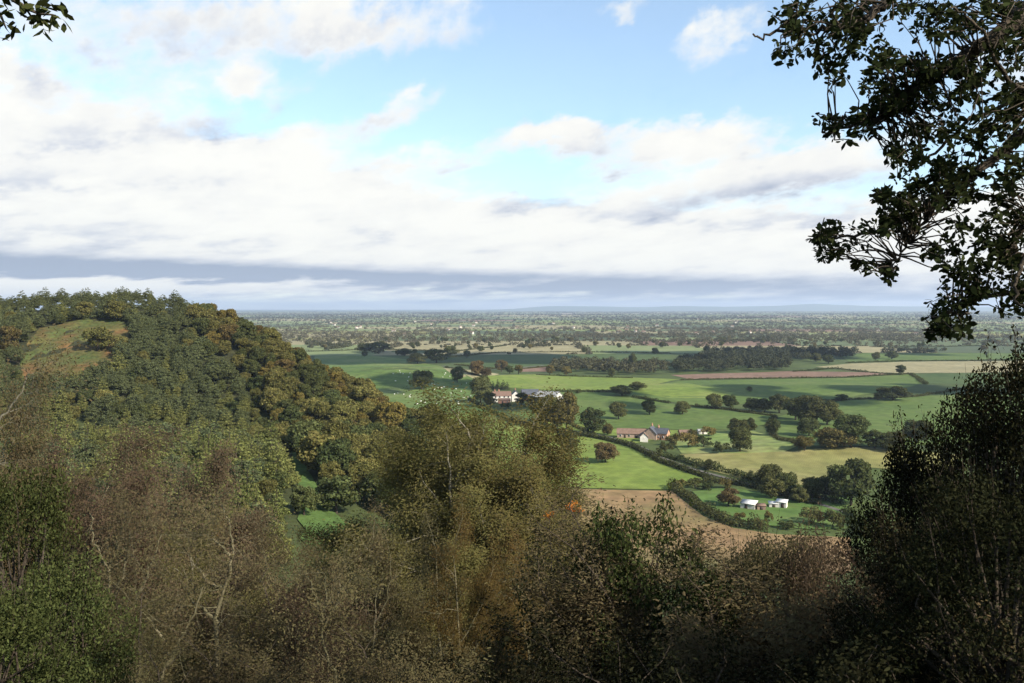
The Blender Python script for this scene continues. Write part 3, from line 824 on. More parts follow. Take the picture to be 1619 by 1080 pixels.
# ------------------------------------------------------------------ hedges
def hedge(pix, h, w, label, seed, mat='hedge'):
    r = np.random.default_rng(seed)
    W = np.array([hit(*p).xy for p in pix])
    seg = np.hypot(*np.diff(W, axis=0).T); cum = np.concatenate([[0], np.cumsum(seg)])
    n = int(cum[-1] / (w * .55)) + 2
    t = np.linspace(0, cum[-1], n)
    xy = np.column_stack([np.interp(t, cum, W[:, 0]), np.interp(t, cum, W[:, 1])]) + r.normal(size=(n, 2)) * w * .12
    hz = h * (.5 + .55 * r.random(n) + .5 * (r.random(n) > .9))
    c0 = np.array([xy[0, 0], xy[0, 1], g1(*xy[0])])
    cen = np.column_stack([xy, gz(xy[:, 0], xy[:, 1]) + hz * .45]) - c0
    wr = w * r.uniform(.42, .78, n); rad = np.column_stack([wr, wr, hz * .6])
    P, Nn = lumps(r, cen, rad, 70 / max(1, w * .7), .6, -.9)
    v, l, c = quads(r, P, Nn, .5)
    o = ob('hedge', leafmesh('hedge', [(v, l, c, 0)], [M[mat]]), None, c0)
    return tag(o, label, 'hedge')
hedge([(800, 666), (880, 684), (930, 691), (965, 698), (1000, 708), (1040, 730), (1090, 748), (1125, 758)], 2.9, 2.4, 'clipped hedge between the lane and the lime field', 1)
hedge([(1050, 722), (1100, 736), (1150, 748), (1200, 763), (1250, 777), (1330, 798)], 3.0, 3.0, 'thick hedge dividing the lane from the yellow field', 2)
hedge([(1060, 771), (1085, 787), (1110, 807), (1150, 829), (1205, 838)], 3.4, 3.4, 'tall dark hedge around the tilled tan field', 3)
hedge([(1085, 768), (1105, 762), (1150, 764), (1195, 772), (1250, 790), (1290, 798)], 2.2, 2.4, 'rough hedge between the lane and the paddock', 4)
hedge([(1088, 642), (1150, 648), (1226, 659)], 1.8, 2.2, 'thin straight hedge across the middle meadow', 5)
hedge([(1002, 628), (1030, 633), (1057, 638)], 2.0, 3, 'short dark hedge running down from the lime knoll clump', 6)
hedge([(742, 632), (770, 648), (802, 664)], 2.5, 3, 'dark hedge below the farmhouse garden', 7)
hedge([(1078, 601), (1200, 599), (1335, 597), (1440, 591)], 1.6, 2.4, 'long low hedge along the brown ploughed strip', 8)
hedge([(1232, 634), (1330, 633), (1445, 628), (1540, 614)], 1.8, 2.6, 'long hedge across the far green meadows', 9)
hedge([(880, 619), (930, 620), (985, 621)], 2.4, 3, 'dark hedge behind the farm barns', 10)
hedge([(850, 593), (930, 596), (1000, 598)], 1.5, 2.4, 'low hedge at the back of the lime field', 11)
hedge([(1440, 592), (1452, 599), (1464, 608)], 2.4, 4, 'short diagonal hedge near the pale stubble', 12)
hedge([(705, 581), (735, 589), (762, 596), (772, 602)], 2.2, 3, 'hedge between the sheep pasture and the sandy track', 13)
hedge([(840, 665), (900, 670), (940, 690)], 2.2, 2.6, 'hedge below the group of farmyard trees', 14)
hedge([(720, 577), (800, 585), (870, 580), (1060, 575)], 1.8, 3, 'hedge along the front of the dark green field', 15)
hedge([(700, 566), (790, 558), (900, 557), (1060, 559)], 2.4, 4, 'hedge along the back of the dark green field', 16)
hedge([(470, 557), (600, 553), (720, 556), (800, 547)], 2.6, 4, 'far hedge between the pale stubble and the hill', 17)
hedge([(1340, 574), (1440, 571), (1720, 569)], 2.0, 4, 'hedge at the back of the pale stubble field', 18)
hedge([(1378, 549), (1480, 549), (1600, 546)], 2.4, 5, 'hedge under the brown slope', 19)
hedge([(1255, 588), (1320, 583), (1372, 589), (1425, 593)], 2.0, 3, 'hedge between the brown ploughed strip and the stubble', 20)
hedge([(1340, 812), (1352, 830), (1360, 850)], 3, 3, 'dark hedge running down past the paddock', 21)
hedge([(1225, 660), (1216, 672), (1222, 688), (1262, 705)], 2.2, 3, 'hedge round the rough pale pasture', 22)

# ------------------------------------------------------------------ buildings
class Solid:
    def __init__(s):
        s.v, s.f = [], []
    def poly(s, *pts):
        n = len(s.v); s.v += [tuple(p) for p in pts]; s.f.append(tuple(range(n, n + len(pts))))
    def box(s, x0, y0, z0, x1, y1, z1):
        n = len(s.v)
        s.v += [(x0, y0, z0), (x1, y0, z0), (x1, y1, z0), (x0, y1, z0), (x0, y0, z1), (x1, y0, z1), (x1, y1, z1), (x0, y1, z1)]
        s.f += [tuple(n + i for i in q) for q in ((0, 3, 2, 1), (4, 5, 6, 7), (0, 1, 5, 4), (1, 2, 6, 5), (2, 3, 7, 6), (3, 0, 4, 7))]
    def obj(s, name, mat, parent):
        return ob(name, mesh_from(name, s.v, [i for f in s.f for i in f], [len(f) for f in s.f], [M[mat]]), parent)

def gabled(name, label, cat, px, py, rz, L, W, eave, ridge, wall, roof, wins=(), doors=(), chim=(), lift=0, at_=None):
    """a gabled building whose long axis is local x; windows and doors on the -y front"""
    p = hit(px, py) if at_ is None else at_
    t = thing(name, label, cat, (p.x, p.y, p.z), rz)
    s = Solid(); l, w = L / 2, W / 2
    a = [(-l, -w, -1), (l, -w, -1), (l, w, -1), (-l, w, -1)]; b = [(-l, -w, eave), (l, -w, eave), (l, w, eave), (-l, w, eave)]
    s.poly(a[0], a[1], b[1], b[0]); s.poly(a[2], a[3], b[3], b[2])
    s.poly(a[1], a[2], b[2], (l, 0, ridge), b[1]); s.poly(a[3], a[0], b[0], (-l, 0, ridge), b[3])
    s.obj('wall', wall, t)
    r = Solid(); e = .35; th = .22; sl = (ridge - eave) / w
    for sg in (-1, 1):
        y0, z0 = sg * (w + e), eave - e * sl + .06; y1, z1 = 0, ridge + .06
        A, B_, C_, D_ = (-l - e, y0, z0), (l + e, y0, z0), (l + e, y1, z1), (-l - e, y1, z1)
        up = lambda q: (q[0], q[1], q[2] + th)
        r.poly(up(A), up(B_), up(C_), up(D_)); r.poly(A, D_, C_, B_); r.poly(A, B_, up(B_), up(A)); r.poly(B_, C_, up(C_), up(B_)); r.poly(D_, A, up(A), up(D_))
    ro = r.obj('roof', roof, t)
    for cx in chim:
        c = Solid(); c.box(cx * l - .45, -.35, ridge - .6, cx * l + .45, .35, ridge + 1.5); c.box(cx * l - .2, -.2, ridge + 1.5, cx * l + .2, .2, ridge + 1.9); c.obj('chimney', 'brick', ro)
    for wx, wz, ww, wh in wins:
        f = Solid(); f.box(wx * l - ww / 2 - .1, -w - .06, wz - .1, wx * l + ww / 2 + .1, -w - .002, wz + wh + .1); fo = f.obj('window', 'render' if wall != 'render' else 'timber', t)
        g = Solid(); g.box(wx * l - ww / 2, -w - .09, wz, wx * l + ww / 2, -w - .062, wz + wh); g.obj('pane', 'pane', fo)
    for dx, dw, dh in doors:
        f = Solid(); f.box(dx * l - dw / 2, -w - .05, 0, dx * l + dw / 2, -w - .002, dh); f.obj('door', 'doorpaint', t)
    return t
gabled('farmhouse', 'white farmhouse with a red tiled roof and tall chimneys', 'house', 793, 635, .12, 14, 6.5, 4.8, 7.8, 'render', 'redtile', [(-.7, 3.4, 1, 1.2), (-.25, 3.4, 1, 1.2), (.25, 3.4, 1, 1.2), (.7, 3.4, 1, 1.2), (-.6, .9, 1.2, 1.4), (.45, .9, 1.2, 1.4)], [(-.05, 1.1, 2.1)], [-.75, -.3])
gabled('farm_cottage', 'gabled white wing at the end of the farmhouse', 'house', 815, 634, 1.65, 8, 6, 5, 8, 'render', 'slate', [(-.3, 1, 1, 1.2), (.4, 1, 1, 1.2)], [], [.6])
gabled('farm_outbuilding', 'low brick outbuilding in front of the white farmhouse', 'outbuilding', 797, 637.5, .1, 9, 4.5, 2.4, 3.6, 'brick', 'redtile', [(.5, .9, .8, .8)], [(-.3, 1.1, 2)])
gabled('barn', 'large pale grey roofed barn at the end of the farmyard', 'barn', 868, 636, -.5, 17, 15, 4.2, 8.2, 'greywall', 'greyroof', [], [(0, 4, 3.6)])
gabled('barn', 'dark slate roofed barn between the farmhouse and the grey barn', 'barn', 838, 631, .1, 13, 9, 4.2, 7.6, 'brick', 'slate', [], [(.2, 3, 3)])
gabled('farm_shed', 'lower grey lean barn in front of the slate roofed one', 'barn', 848, 633.5, .05, 11, 5, 2.8, 4.2, 'greywall', 'greyroof', [], [(-.2, 2, 2.2)])
gabled('long_barn', 'long low pink brick barn with a brown roof by the lane', 'barn', 1003, 692, -.16, 19, 6, 2.6, 4.9, 'pinkbrick', 'browntile', [(-.8, 1, .9, 1), (-.3, 1, .9, 1), (.55, 1, .9, 1)], [(-.55, 1.2, 2.1), (.1, 1.6, 2.2)])
gabled('barn_gable', 'white gabled annexe at the near end of the long brick barn', 'house', 1018, 698, 1.45, 6, 4.2, 2.9, 4.9, 'render', 'browntile', [(.2, 1, .9, 1)], [])
gabled('slate_house', 'house with a steep dark slate roof beside the long barn', 'house', 1030, 694, 1.2, 8, 7, 3.2, 6.8, 'pinkbrick', 'slate', [(0, 1, 1, 1.1)], [], [.5])
gabled('brick_house', 'orange brick house whose gable faces the lane', 'house', 1047, 694.5, -.5, 7, 5.5, 3.6, 6, 'orangebrick', 'slate', [(-.4, 1, .9, 1.1), (.4, 1, .9, 1.1)], [(0, .9, 2)], [-.6])
gabled('small_outhouse', 'small orange brick outhouse among the garden bushes', 'outbuilding', 1082, 689, .1, 6, 4, 2.1, 3.2, 'orangebrick', 'browntile', [], [(0, .9, 1.9)])
gabled('small_outhouse', 'small white outhouse at the back of the garden', 'outbuilding', 1110, 686.5, .1, 5, 3.5, 2, 2.8, 'render', 'greyroof', [], [(0, .9, 1.8)])

def flat_shed(label, px, py, rz, L, W, hf, hb, wall, roof, door):
    p = hit(px, py)
    t = thing('shed', label, 'shed', (p.x, p.y, p.z), rz)
    s = Solid(); l, w = L / 2, W / 2
    a = [(-l, -w, -.6), (l, -w, -.6), (l, w, -.6), (-l, w, -.6)]; b = [(-l, -w, hf), (l, -w, hf), (l, w, hb), (-l, w, hb)]
    for i in range(4):
        j = (i + 1) % 4; s.poly(a[i], a[j], b[j], b[i])
    s.obj('wall', wall, t)
    r = Solid(); e = .25; sl = (hb - hf) / W
    n = len(r.v)
    q = [(-l - e, -w - e, hf - e * sl + .03), (l + e, -w - e, hf - e * sl + .03), (l + e, w + e, hb + e * sl + .03), (-l - e, w + e, hb + e * sl + .03)]
    r.v += q + [(x, y, z + .14) for x, y, z in q]
    r.f += [(0, 3, 2, 1), (4, 5, 6, 7), (0, 1, 5, 4), (1, 2, 6, 5), (2, 3, 7, 6), (3, 0, 4, 7)]
    r.obj('roof', roof, t)
    d = Solid(); d.box(door * l - .55, -w - .05, 0, door * l + .55, -w - .002, min(1.9, hf - .2)); d.obj('door', 'doorpaint', t)
flat_shed('white roofed shed with a pale end wall in the paddock', 1184, 804, -.55, 5.2, 3.6, 2.0, 2.6, 'greywall', 'whiteroof', -.2)
flat_shed('low brown timber shed between the two white roofed ones', 1203, 806, -.1, 3.0, 2.4, 1.6, 1.9, 'timber', 'browntile', 0)
flat_shed('white roofed shed with a taller bright end beside the hedge', 1236, 802.5, -.5, 3.6, 3.0, 2.2, 2.6, 'render', 'whiteroof', .3)
flat_shed('low pale shed leaning against the taller white one', 1223, 802, -.2, 3.2, 2.4, 1.5, 1.8, 'greywall', 'whiteroof', 0)

# little pale houses of the far villages
r3 = random.Random(21)
hs_ = None
for i in range(46):
    py = r3.choice([r3.uniform(500, 528), r3.uniform(508, 535)]); px = r3.uniform(500, 1500)
    p = hit(px, py)
    if hs_ is None:
        hs_ = gabled('village_house', 'tiny pale house among the trees of the far plain', 'house', 0, 0, .3, 11, 7, 5, 8, 'greywall', 'browntile', at_=p)
        hs_['group'] = 'houses of the far villages'; kids = list(hs_.children); src = hs_
    else:
        c = hs_.copy(); C.objects.link(c); c.location = p; c.rotation_euler.z = r3.uniform(-1, 1)
        for kd in kids:
            d = kd.copy(); C.objects.link(d); d.parent = c
# bigger pale sheds on the horizon plain
for px, py, L in [(1400, 493, 240), (895, 497, 200), (1190, 496, 160)]:
    p = hit(px, py)
    gabled('factory_shed', {1400: 'long white works shed far out on the plain', 895: 'pale works shed near the horizon', 1190: 'short pale works shed near the horizon'}[px], 'factory', px, py, 0, L * .7, 50, 8, 11, 'greywall', 'greyroof', at_=p)

# ------------------------------------------------------------------ sheep on the pasture
def sheep_mesh():
    import bmesh
    bm = bmesh.new()
    def ball(c, r, s):
        res = bmesh.ops.create_icosphere(bm, subdivisions=2, radius=1)
        for v in res['verts']:
            v.co = Vector((v.co.x * s[0] * r + c[0], v.co.y * s[1] * r + c[1], v.co.z * s[2] * r + c[2]))
    ball((0, 0, .68), .3, (1.9, 1.05, 1.05)); ball((.62, 0, .66), .14, (1.3, .8, .9)); ball((.5, 0, .72), .2, (1, .8, .9)); ball((.75, 0, .58), .09, (1.1, .8, .9)); ball((-.58, 0, .7), .08, (1, .6, 1.6))
    for x in (-.36, .36):
        for y in (-.14, .14):
            res = bmesh.ops.create_cone(bm, cap_ends=True, segments=6, radius1=.04, radius2=.06, depth=.5)
            for v in res['verts']: v.co += Vector((x, y, .24))
    for y in (-.1, .1): ball((.58, y, .78), .05, (.6, 1.4, .5))
    me = bpy.data.meshes.new('sheep'); bm.to_mesh(me); bm.free(); me.materials.append(M['wool'])
    return me
SM = sheep_mesh()
r4 = random.Random(31)
SP = [(633, 590), (648, 591), (674, 622), (683, 608), (702, 613), (713, 623), (714, 628), (687, 617), (733, 630), (743, 634), (648, 629), (629, 623), (721, 616), (697, 630), (660, 640), (690, 640), (725, 640)]
for i in range(30):
    SP.append((r4.uniform(620, 745), r4.uniform(586, 638)))
for px, py in SP:
    p = hit(px, py); o = ob('sheep', SM, None, (p.x, p.y, p.z)); o.rotation_euler = (0, 0, r4.uniform(0, 6.3)); o.scale = (1.15,) * 3
    tag(o, 'tiny cream sheep grazing on the pasture beside the farmhouse', 'sheep', 'sheep on the pasture')

# ------------------------------------------------------------------ foreground trees
def grow(rng, wd, tips, p, d, L, r, lvl, S):
    n = S['seg'][lvl]; pts = [np.array(p)]; d = np.array(d)
    for i in range(n):
        d = unit(d + rng.normal(size=3) * S['wig'][lvl] + np.array([0, 0, S['up'][lvl]]))
        pts.append(pts[-1] + d * L / n)
    rad = np.linspace(r, r * S['tap'][lvl], n + 1)
    if r > S['rmin']: wd.tube(pts, rad, S['k'][lvl])
    if lvl == S['max']:
        tips.append(np.array(pts)); return
    nb = S['nb'][lvl]
    for j in range(nb):
        t = S['t0'][lvl] + (1 - S['t0'][lvl]) * (j + rng.uniform(.1, .9)) / nb
        f = t * n; i = min(n - 1, int(f)); q = pts[i] + (pts[i + 1] - pts[i]) * (f - i)
        base = unit(pts[i + 1] - pts[i])
        a = rng.uniform(0, 6.283)
        s1 = unit(np.cross(base, [.3, .2, 1])) if abs(base[2]) < .95 else np.array([1., 0, 0]); s2 = np.cross(base, s1)
        side = math.cos(a) * s1 + math.sin(a) * s2
        ang = S['ang'][lvl] * rng.uniform(.7, 1.3)
        nd = base * math.cos(ang) + side * math.sin(ang)
        grow(rng, wd, tips, q, nd, L * S['ratio'][lvl] * rng.uniform(.65, 1.2) * (1.15 - .55 * t), max(.004, rad[i] * S['thin'][lvl]), lvl + 1, S)
    if S.get('cont', 1):
        grow(rng, wd, tips, pts[-1], d, L * S['ratio'][lvl] * .8, rad[-1], lvl + 1, S)

def tree_from(seed, S, leafm, barkm, name, h, leaf, per, shape='quad', aspect=.6, jit=.12, extra=None, extra_share=0, stems=1, spread=.2):
    rng = np.random.default_rng(seed); wd = Wood(); tips = []
    for s in range(stems):
        a = rng.uniform(0, 6.28); sp = spread * (s > 0 or stems > 1)
        grow(rng, wd, tips, (0.15 * math.cos(a) * (stems > 1), .15 * math.sin(a) * (stems > 1), -.6), unit(np.array([math.cos(a) * sp, math.sin(a) * sp, 1])), h * S['trunk'] * rng.uniform(.85, 1.1), S['r0'] * h, 0, S)
    T = np.stack(tips)                                  # same number of points on every tip
    n, m, _ = T.shape
    f = rng.uniform(.15, 1, (n, per)) * (m - 1); i = np.minimum(m - 2, f.astype(int)); fr = (f - i)[..., None]
    idx = np.arange(n)[:, None]
    P = T[idx, i] * (1 - fr) + T[idx, i + 1] * fr + rng.normal(size=(n, per, 3)) * jit
    Nn = rng.normal(size=P.shape) * .75 + np.array([0, 0, .7]) + unit(P * np.array([1, 1, 0.]) + 1e-6) * .9
    ax = unit(T[idx, i + 1] - T[idx, i]) + np.array([0, 0, -.6])
    P = P.reshape(-1, 3); Nn = Nn.reshape(-1, 3); ax = ax.reshape(-1, 3)
    parts = []; mats = [M[leafm]]
    v, l, c = quads(rng, P, Nn, np.full(len(P), leaf), aspect, shape, ax)
    parts.append((v, l, c, 0))
    zmax = np.percentile(P[:, 2], 98.8 if S is BIRCH or S is FORK else 99.8)
    up_ = P[P[:, 2] > zmax * .7]
    return wd.mesh(name + ' trunk', M[barkm]), leafmesh(name + ' crown', parts, mats), float(zmax), tuple(np.median(up_[:, :2], axis=0))

BIRCH = dict(seg=[7, 5, 4, 3], wig=[.10, .16, .2, .25], up=[.04, .05, -.02, -.16], tap=[.5, .4, .4, .4], nb=[13, 7, 7], t0=[.14, .2, .15], ang=[.75, .75, .8],
             ratio=[.46, .48, .5], thin=[.5, .5, .5], k=[8, 5, 4, 3], rmin=.0035, max=3, r0=.0085, trunk=.78)
FORK = dict(BIRCH, nb=[8, 7, 7], t0=[.2, .2, .15], ang=[.5, .7, .8], ratio=[.62, .45, .45], wig=[.12, .17, .2, .25], trunk=.62, r0=.0095)
ROWAN = dict(seg=[6, 5, 4, 3], wig=[.10, .2, .25, .3], up=[.03, .05, .05, .05], tap=[.5, .4, .4, .4], nb=[9, 7, 6], t0=[.2, .25, .15], ang=[.8, .8, .8],
             ratio=[.66, .5, .45], thin=[.6, .5, .5], k=[8, 6, 4, 3], rmin=.003, max=3, r0=.014, trunk=.5)
SCRUB = dict(seg=[5, 4, 3], wig=[.14, .22, .28], up=[.02, .03, .03], tap=[.4, .4, .4], nb=[9, 8], t0=[.15, .15], ang=[.6, .7], ratio=[.5, .45], thin=[.55, .5], k=[5, 4, 3], rmin=.002, max=2, r0=.010, trunk=.75)

def clump_tree(seed, leafm, name, h, w, n, leaf, cover, base=.12, stems=3, fringe=.25):
    rng = np.random.default_rng(seed); wd = Wood(); cen, rad = [], []
    st = []
    for i in range(stems):
        a = rng.uniform(0, 6.28); q = rng.uniform(.05, .22) * w
        p = np.array([(0, 0, -.6), (math.cos(a) * q * .3, math.sin(a) * q * .3, h * .25), (math.cos(a) * q * .8, math.sin(a) * q * .8, h * .55), (math.cos(a) * q, math.sin(a) * q, h * .85)]) + rng.normal(size=(4, 3)) * .04 * h * np.array([[0], [.4], [.6], [.6]])
        wd.tube(p, [.016 * h, .013 * h, .009 * h, .002 * h], 7); st.append(p)
    for i in range(n):
        a = rng.uniform(0, 6.283); e = rng.uniform(-1, 1)
        rr = math.sqrt(max(.03, 1 - (e * .93) ** 2)) * rng.uniform(.35, 1.0) ** .6
        r = w * rng.uniform(.055, .13)
        c = np.array([math.cos(a) * rr * (w * .5 - r), math.sin(a) * rr * (w * .5 - r), h * (.5 + base * .5) + e * (h * (1 - base) * .5 - r)])
        cen.append(c); rad.append(np.array([r, r, r * rng.uniform(.5, .85)]))
        s_ = st[i % stems][2] * rng.uniform(.75, 1.1); mid = (s_ + c) / 2 + rng.normal(size=3) * .05 * w
        wd.tube([s_, mid, c], [.006 * h, .004 * h, .0012 * h], 4)
    per = cover * 12.5 / (leaf * leaf * .45)
    P, Nn = lumps(rng, cen, rad, per, .9, -1)
    P = P + rng.normal(size=P.shape) * leaf * .8
    # sprigs that break the outline
    k = int(len(P) * fringe * .1)
    for i in range(int(n * 1.6)):
        j = rng.integers(n); d = unit(cen[j] - np.array([0, 0, h * .45]) + rng.normal(size=3) * .5)
        tip = cen[j] + d * np.mean(rad[j]) * rng.uniform(1.3, 2.2)
        wd.tube([cen[j], (cen[j] + tip) / 2 + rng.normal(size=3) * .04, tip], [.008, .006, .002], 3)
        m = 14; f = rng.uniform(.35, 1, (m, 1)); P = np.concatenate([P, cen[j] + (tip - cen[j]) * f + rng.normal(size=(m, 3)) * leaf * .7]); Nn = np.concatenate([Nn, rng.normal(size=(m, 3)) + d])
    v, l, c = quads(rng, P, Nn, np.full(len(P), leaf), .45, 'leaf')
    return wd.mesh(name + ' trunk', M['bark']), leafmesh(name + ' crown', [(v, l, c, 0)], [M[leafm]]), float(np.percentile(P[:, 2], 98.5)), (0., 0.)

T_ = {}
for i, (key, mt) in enumerate([('brown', 'birchbrown'), ('red', 'birchred'), ('olive', 'bircholive'), ('gold', 'birchgold')]):
    T_[key] = [tree_from(700 + 10 * i + j, BIRCH if j != 1 else FORK, mt, 'palebark' if key != 'olive' else 'birchbark', key + ' birch', 16, .066, 165 if key == 'olive' else 115, 'quad', .5, .22) for j in range(2)]
T_['rowan'] = [clump_tree(780 + j, 'rowan', 'rowan', 9, 5.6, 100, .10, .55) for j in range(2)]
T_['holly'] = [clump_tree(790 + j, 'holly', 'leafy', 9, 5.6, 100, .08, .5) for j in range(2)]
T_['thicket'] = [clump_tree(830 + j, 'birchred' if j else 'birchbrown', 'thicket', 7, 5.0, 90, .055, .38, 0, 6, .5) for j in range(2)]
T_['elder'] = [clump_tree(800 + j, 'elder', 'elder', 9, 5.6, 110, .07, .42) for j in range(2)]
T_['scrub'] = [tree_from(810 + j, SCRUB, 'birchbrown', 'bark', 'scrub', 7, .045, 240, 'quad', .35, .12, stems=5, spread=.16) for j in range(2)]
T_['scrubdark'] = [tree_from(820 + j, SCRUB, 'elder', 'bark', 'dark scrub', 7, .06, 200, 'leaf', .4, .12, stems=6, spread=.45) for j in range(2)]

def fg(kind, key, var, px, D, top, label, wide=1.0, rz=0., cat='tree', group=None, sink=.3):
    x = (px - CX) / F * D; z = g1(x, D)
    H = HC - (top - HY) / F * D - z
    tr, cr, hm, wm = T_[key][var]
    s = H / hm
    x -= s * wide * (wm[0] * math.cos(rz) - wm[1] * math.sin(rz)); D -= s * wide * (wm[0] * math.sin(rz) + wm[1] * math.cos(rz)); z = min(z, g1(x, D))
    t = thing(kind, label, cat, (x, D, z - sink), rz, (s * wide, s * wide, s), group)
    ob('trunk', tr, t); ob('crown', cr, t)
    return t
FG = [
    # the big olive birches in the middle
    ('birch_tree', 'olive', 0, 745, 56, 638, 'tallest olive green birch rising in front of the lime field', 1.6, .3),
    ('birch_tree', 'olive', 0, 678, 60, 688, 'olive birch crowding the tallest one on its hill side', 1.45, 2.0),
    ('birch_tree', 'olive', 0, 828, 58, 668, 'olive birch whose crown edge meets the lone russet oak field', 1.45, 4.0),
    ('birch_tree', 'olive', 0, 705, 50, 720, 'shorter olive birch below the tallest one', 1.5, 5.0),
    ('birch_tree', 'olive', 0, 850, 50, 745, 'olive birch with orange leaf sprays beside the tilled field', 1.3, 1.0),
    ('birch_tree', 'olive', 0, 638, 66, 738, 'olive birch beside the dark valley trees', 1.2, 2.6),
    ('birch_tree', 'olive', 0, 785, 54, 690, 'olive birch filling the gap before the lime field', 1.5, 2.2),
    ('birch_tree', 'olive', 0, 872, 53, 775, 'lowest olive birch at the edge of the tilled field', 1.3, 5.5),
    ('birch_tree', 'olive', 0, 770, 49, 790, 'olive birch low between the yellow brown ones', 1.5, 1.2),
    # brown birches
    ('birch_tree', 'brown', 0, 15, 40, 540, 'tall brown birch in front of the bracken clearing', .7, 1.2),
    ('birch_tree', 'red', 1, 62, 46, 690, 'red brown birch beside the tall brown one', .8, 3.3),
    ('birch_tree', 'brown', 1, 130, 50, 745, 'brown birch below the blue green conifers', .8, .4),
    ('birch_tree', 'red', 0, 205, 44, 745, 'red brown birch with bare upright stems', .9, 2.2),
    ('birch_tree', 'red', 1, 280, 48, 715, 'taller red brown birch between the bare stems', .9, 5.2),
    ('birch_tree', 'red', 0, 365, 50, 705, 'red brown birch beside the grassy gully', .8, 1.7),
    ('birch_tree', 'brown', 1, 425, 42, 830, 'brown birch just below the grassy gully', .8, 3.9),
    ('birch_tree', 'brown', 0, 520, 44, 855, 'brown birch with thin forked pale stems', .9, 5.9),
    ('birch_tree', 'brown', 1, 585, 42, 835, 'brown birch in front of the olive birches', .9, .9),
    ('birch_tree', 'gold', 0, 745, 38, 825, 'yellow brown birch under the tallest olive birch', .8, 2.9),
    ('birch_tree', 'brown', 0, 660, 38, 860, 'low brown birch among the olive ones', .9, 4.4),
    ('birch_tree', 'gold', 1, 815, 40, 850, 'yellow brown birch next to the dark rowan', .8, 1.1),
    ('birch_tree', 'olive', 1, 330, 34, 850, 'short olive birch between the pale forked stems', .9, 3.0),
    ('birch_tree', 'brown', 0, 230, 30, 880, 'short brown birch among tangled stems', .9, .2),
    ('birch_tree', 'red', 1, 440, 30, 910, 'short red brown birch low on the slope', .9, 2.1),
    # rowans with bigger leaves
    ('rowan_tree', 'rowan', 0, 1005, 23, 810, 'dark green rowan standing up against the tilled field', .66, .5),
    ('rowan_tree', 'rowan', 1, 905, 25, 868, 'lower rowan joined to the taller dark one', .72, 3.1),
    ('rowan_tree', 'rowan', 1, 1105, 21, 905, 'small rowan between the taller one and the brown thicket', .6, 1.3),
    # dark leafy trees on the other side
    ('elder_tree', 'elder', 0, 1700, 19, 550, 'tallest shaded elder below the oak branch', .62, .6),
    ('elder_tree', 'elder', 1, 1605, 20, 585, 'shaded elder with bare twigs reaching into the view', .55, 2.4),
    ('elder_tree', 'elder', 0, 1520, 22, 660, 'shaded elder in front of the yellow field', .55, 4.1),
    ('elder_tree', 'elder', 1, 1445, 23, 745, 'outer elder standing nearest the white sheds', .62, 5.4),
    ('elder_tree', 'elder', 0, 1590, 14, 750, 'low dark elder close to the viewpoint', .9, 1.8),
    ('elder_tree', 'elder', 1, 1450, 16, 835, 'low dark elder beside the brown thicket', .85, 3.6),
    # leafy trees on the near corner
    ('leafy_tree', 'holly', 0, 15, 20, 740, 'yellow green leafy tree at the corner of the slope', .6, .8),
    ('leafy_tree', 'holly', 1, 80, 15, 885, 'dark green leafy tree spreading over the slope corner', .75, 2.7),
    ('leafy_tree', 'holly', 0, -20, 12, 930, 'dark leafy tree cut off by the corner of the view', .9, 4.8),
]
for kd, key, var, px, D, top, lab, wide, rz in FG:
    fg(kd, key, var, px, D, top, lab, wide, rz)
for px, D, top, key, lab, wide in [(1200, 19, 830, 'scrub', 'brown topped thicket in front of the tilled field', 1.6), (1290, 18, 842, 'scrub', 'brown pink thicket beside the shaded elders', 1.5),
                                   (1130, 18, 880, 'scrubdark', 'dark thicket below the small rowan', 1.1), (1240, 16, 900, 'scrubdark', 'dark thicket under the brown topped one', 1.4),
                                   (1230, 21, 846, 'thicket', 'rounded brown thicket in the middle of the dip', .62), (1311, 20, 858, 'thicket', 'rounded pinkish brown thicket touching the outer elder', .6), (1255, 20, 848, 'scrub', 'brown thicket squeezed between the two taller ones', 1.5), (1165, 20, 862, 'scrub', 'reddish thicket next to the small rowan', 1.4), (1330, 15, 915, 'scrubdark', 'dark thicket at the foot of the elders', 1.3), (1050, 16, 985, 'scrubdark', 'dark thicket under the tall rowan', 1.3),
                                   (870, 20, 985, 'scrub', 'brown thicket under the lower rowan', 1.2), (740, 24, 965, 'scrub', 'brown thicket under the yellow brown birch', 1.3),
                                   (600, 24, 960, 'scrub', 'brown thicket under the low brown birches', 1.4), (480, 22, 985, 'scrub', 'brown thicket below the forked stems', 1.3),
                                   (350, 22, 975, 'scrub', 'brown thicket at the foot of the bare stems', 1.3), (220, 20, 1000, 'scrub', 'brown thicket beside the dark leafy tree', 1.3)]:
    fg('thicket', key, px % 2, px, D, top, lab, wide, px * .1, 'thicket')

# birches on the slope lower down
r6 = random.Random(66); nb_ = 0
while nb_ < 58:
    D = r6.uniform(62, 125); px = r6.uniform(-60, 1420)
    line = np.interp(px, [-60, 60, 130, 380, 460, 520, 600, 860, 930, 1400], [680, 750, 810, 800, 860, 880, 790, 870, 925, 925])
    top = line + r6.uniform(10, 90)
    x = (px - CX) / F * D; z = g1(x, D); H = HC - (top - HY) / F * D - z
    if H < 4 or H > 24 or (420 < px < 640 and top < 880): continue
    key = r6.choice(['brown', 'red', 'olive', 'gold', 'brown'])
    col = {'brown': 'brown', 'red': 'red brown', 'olive': 'olive', 'gold': 'yellow brown'}[key]
    fg('slope_birch', key, r6.randrange(2), px, D, top, col + ' birch lower down the slope behind the nearer birches', r6.uniform(.9, 1.25), r6.uniform(0, 6), 'tree', col + ' birches lower down the slope')
    nb_ += 1

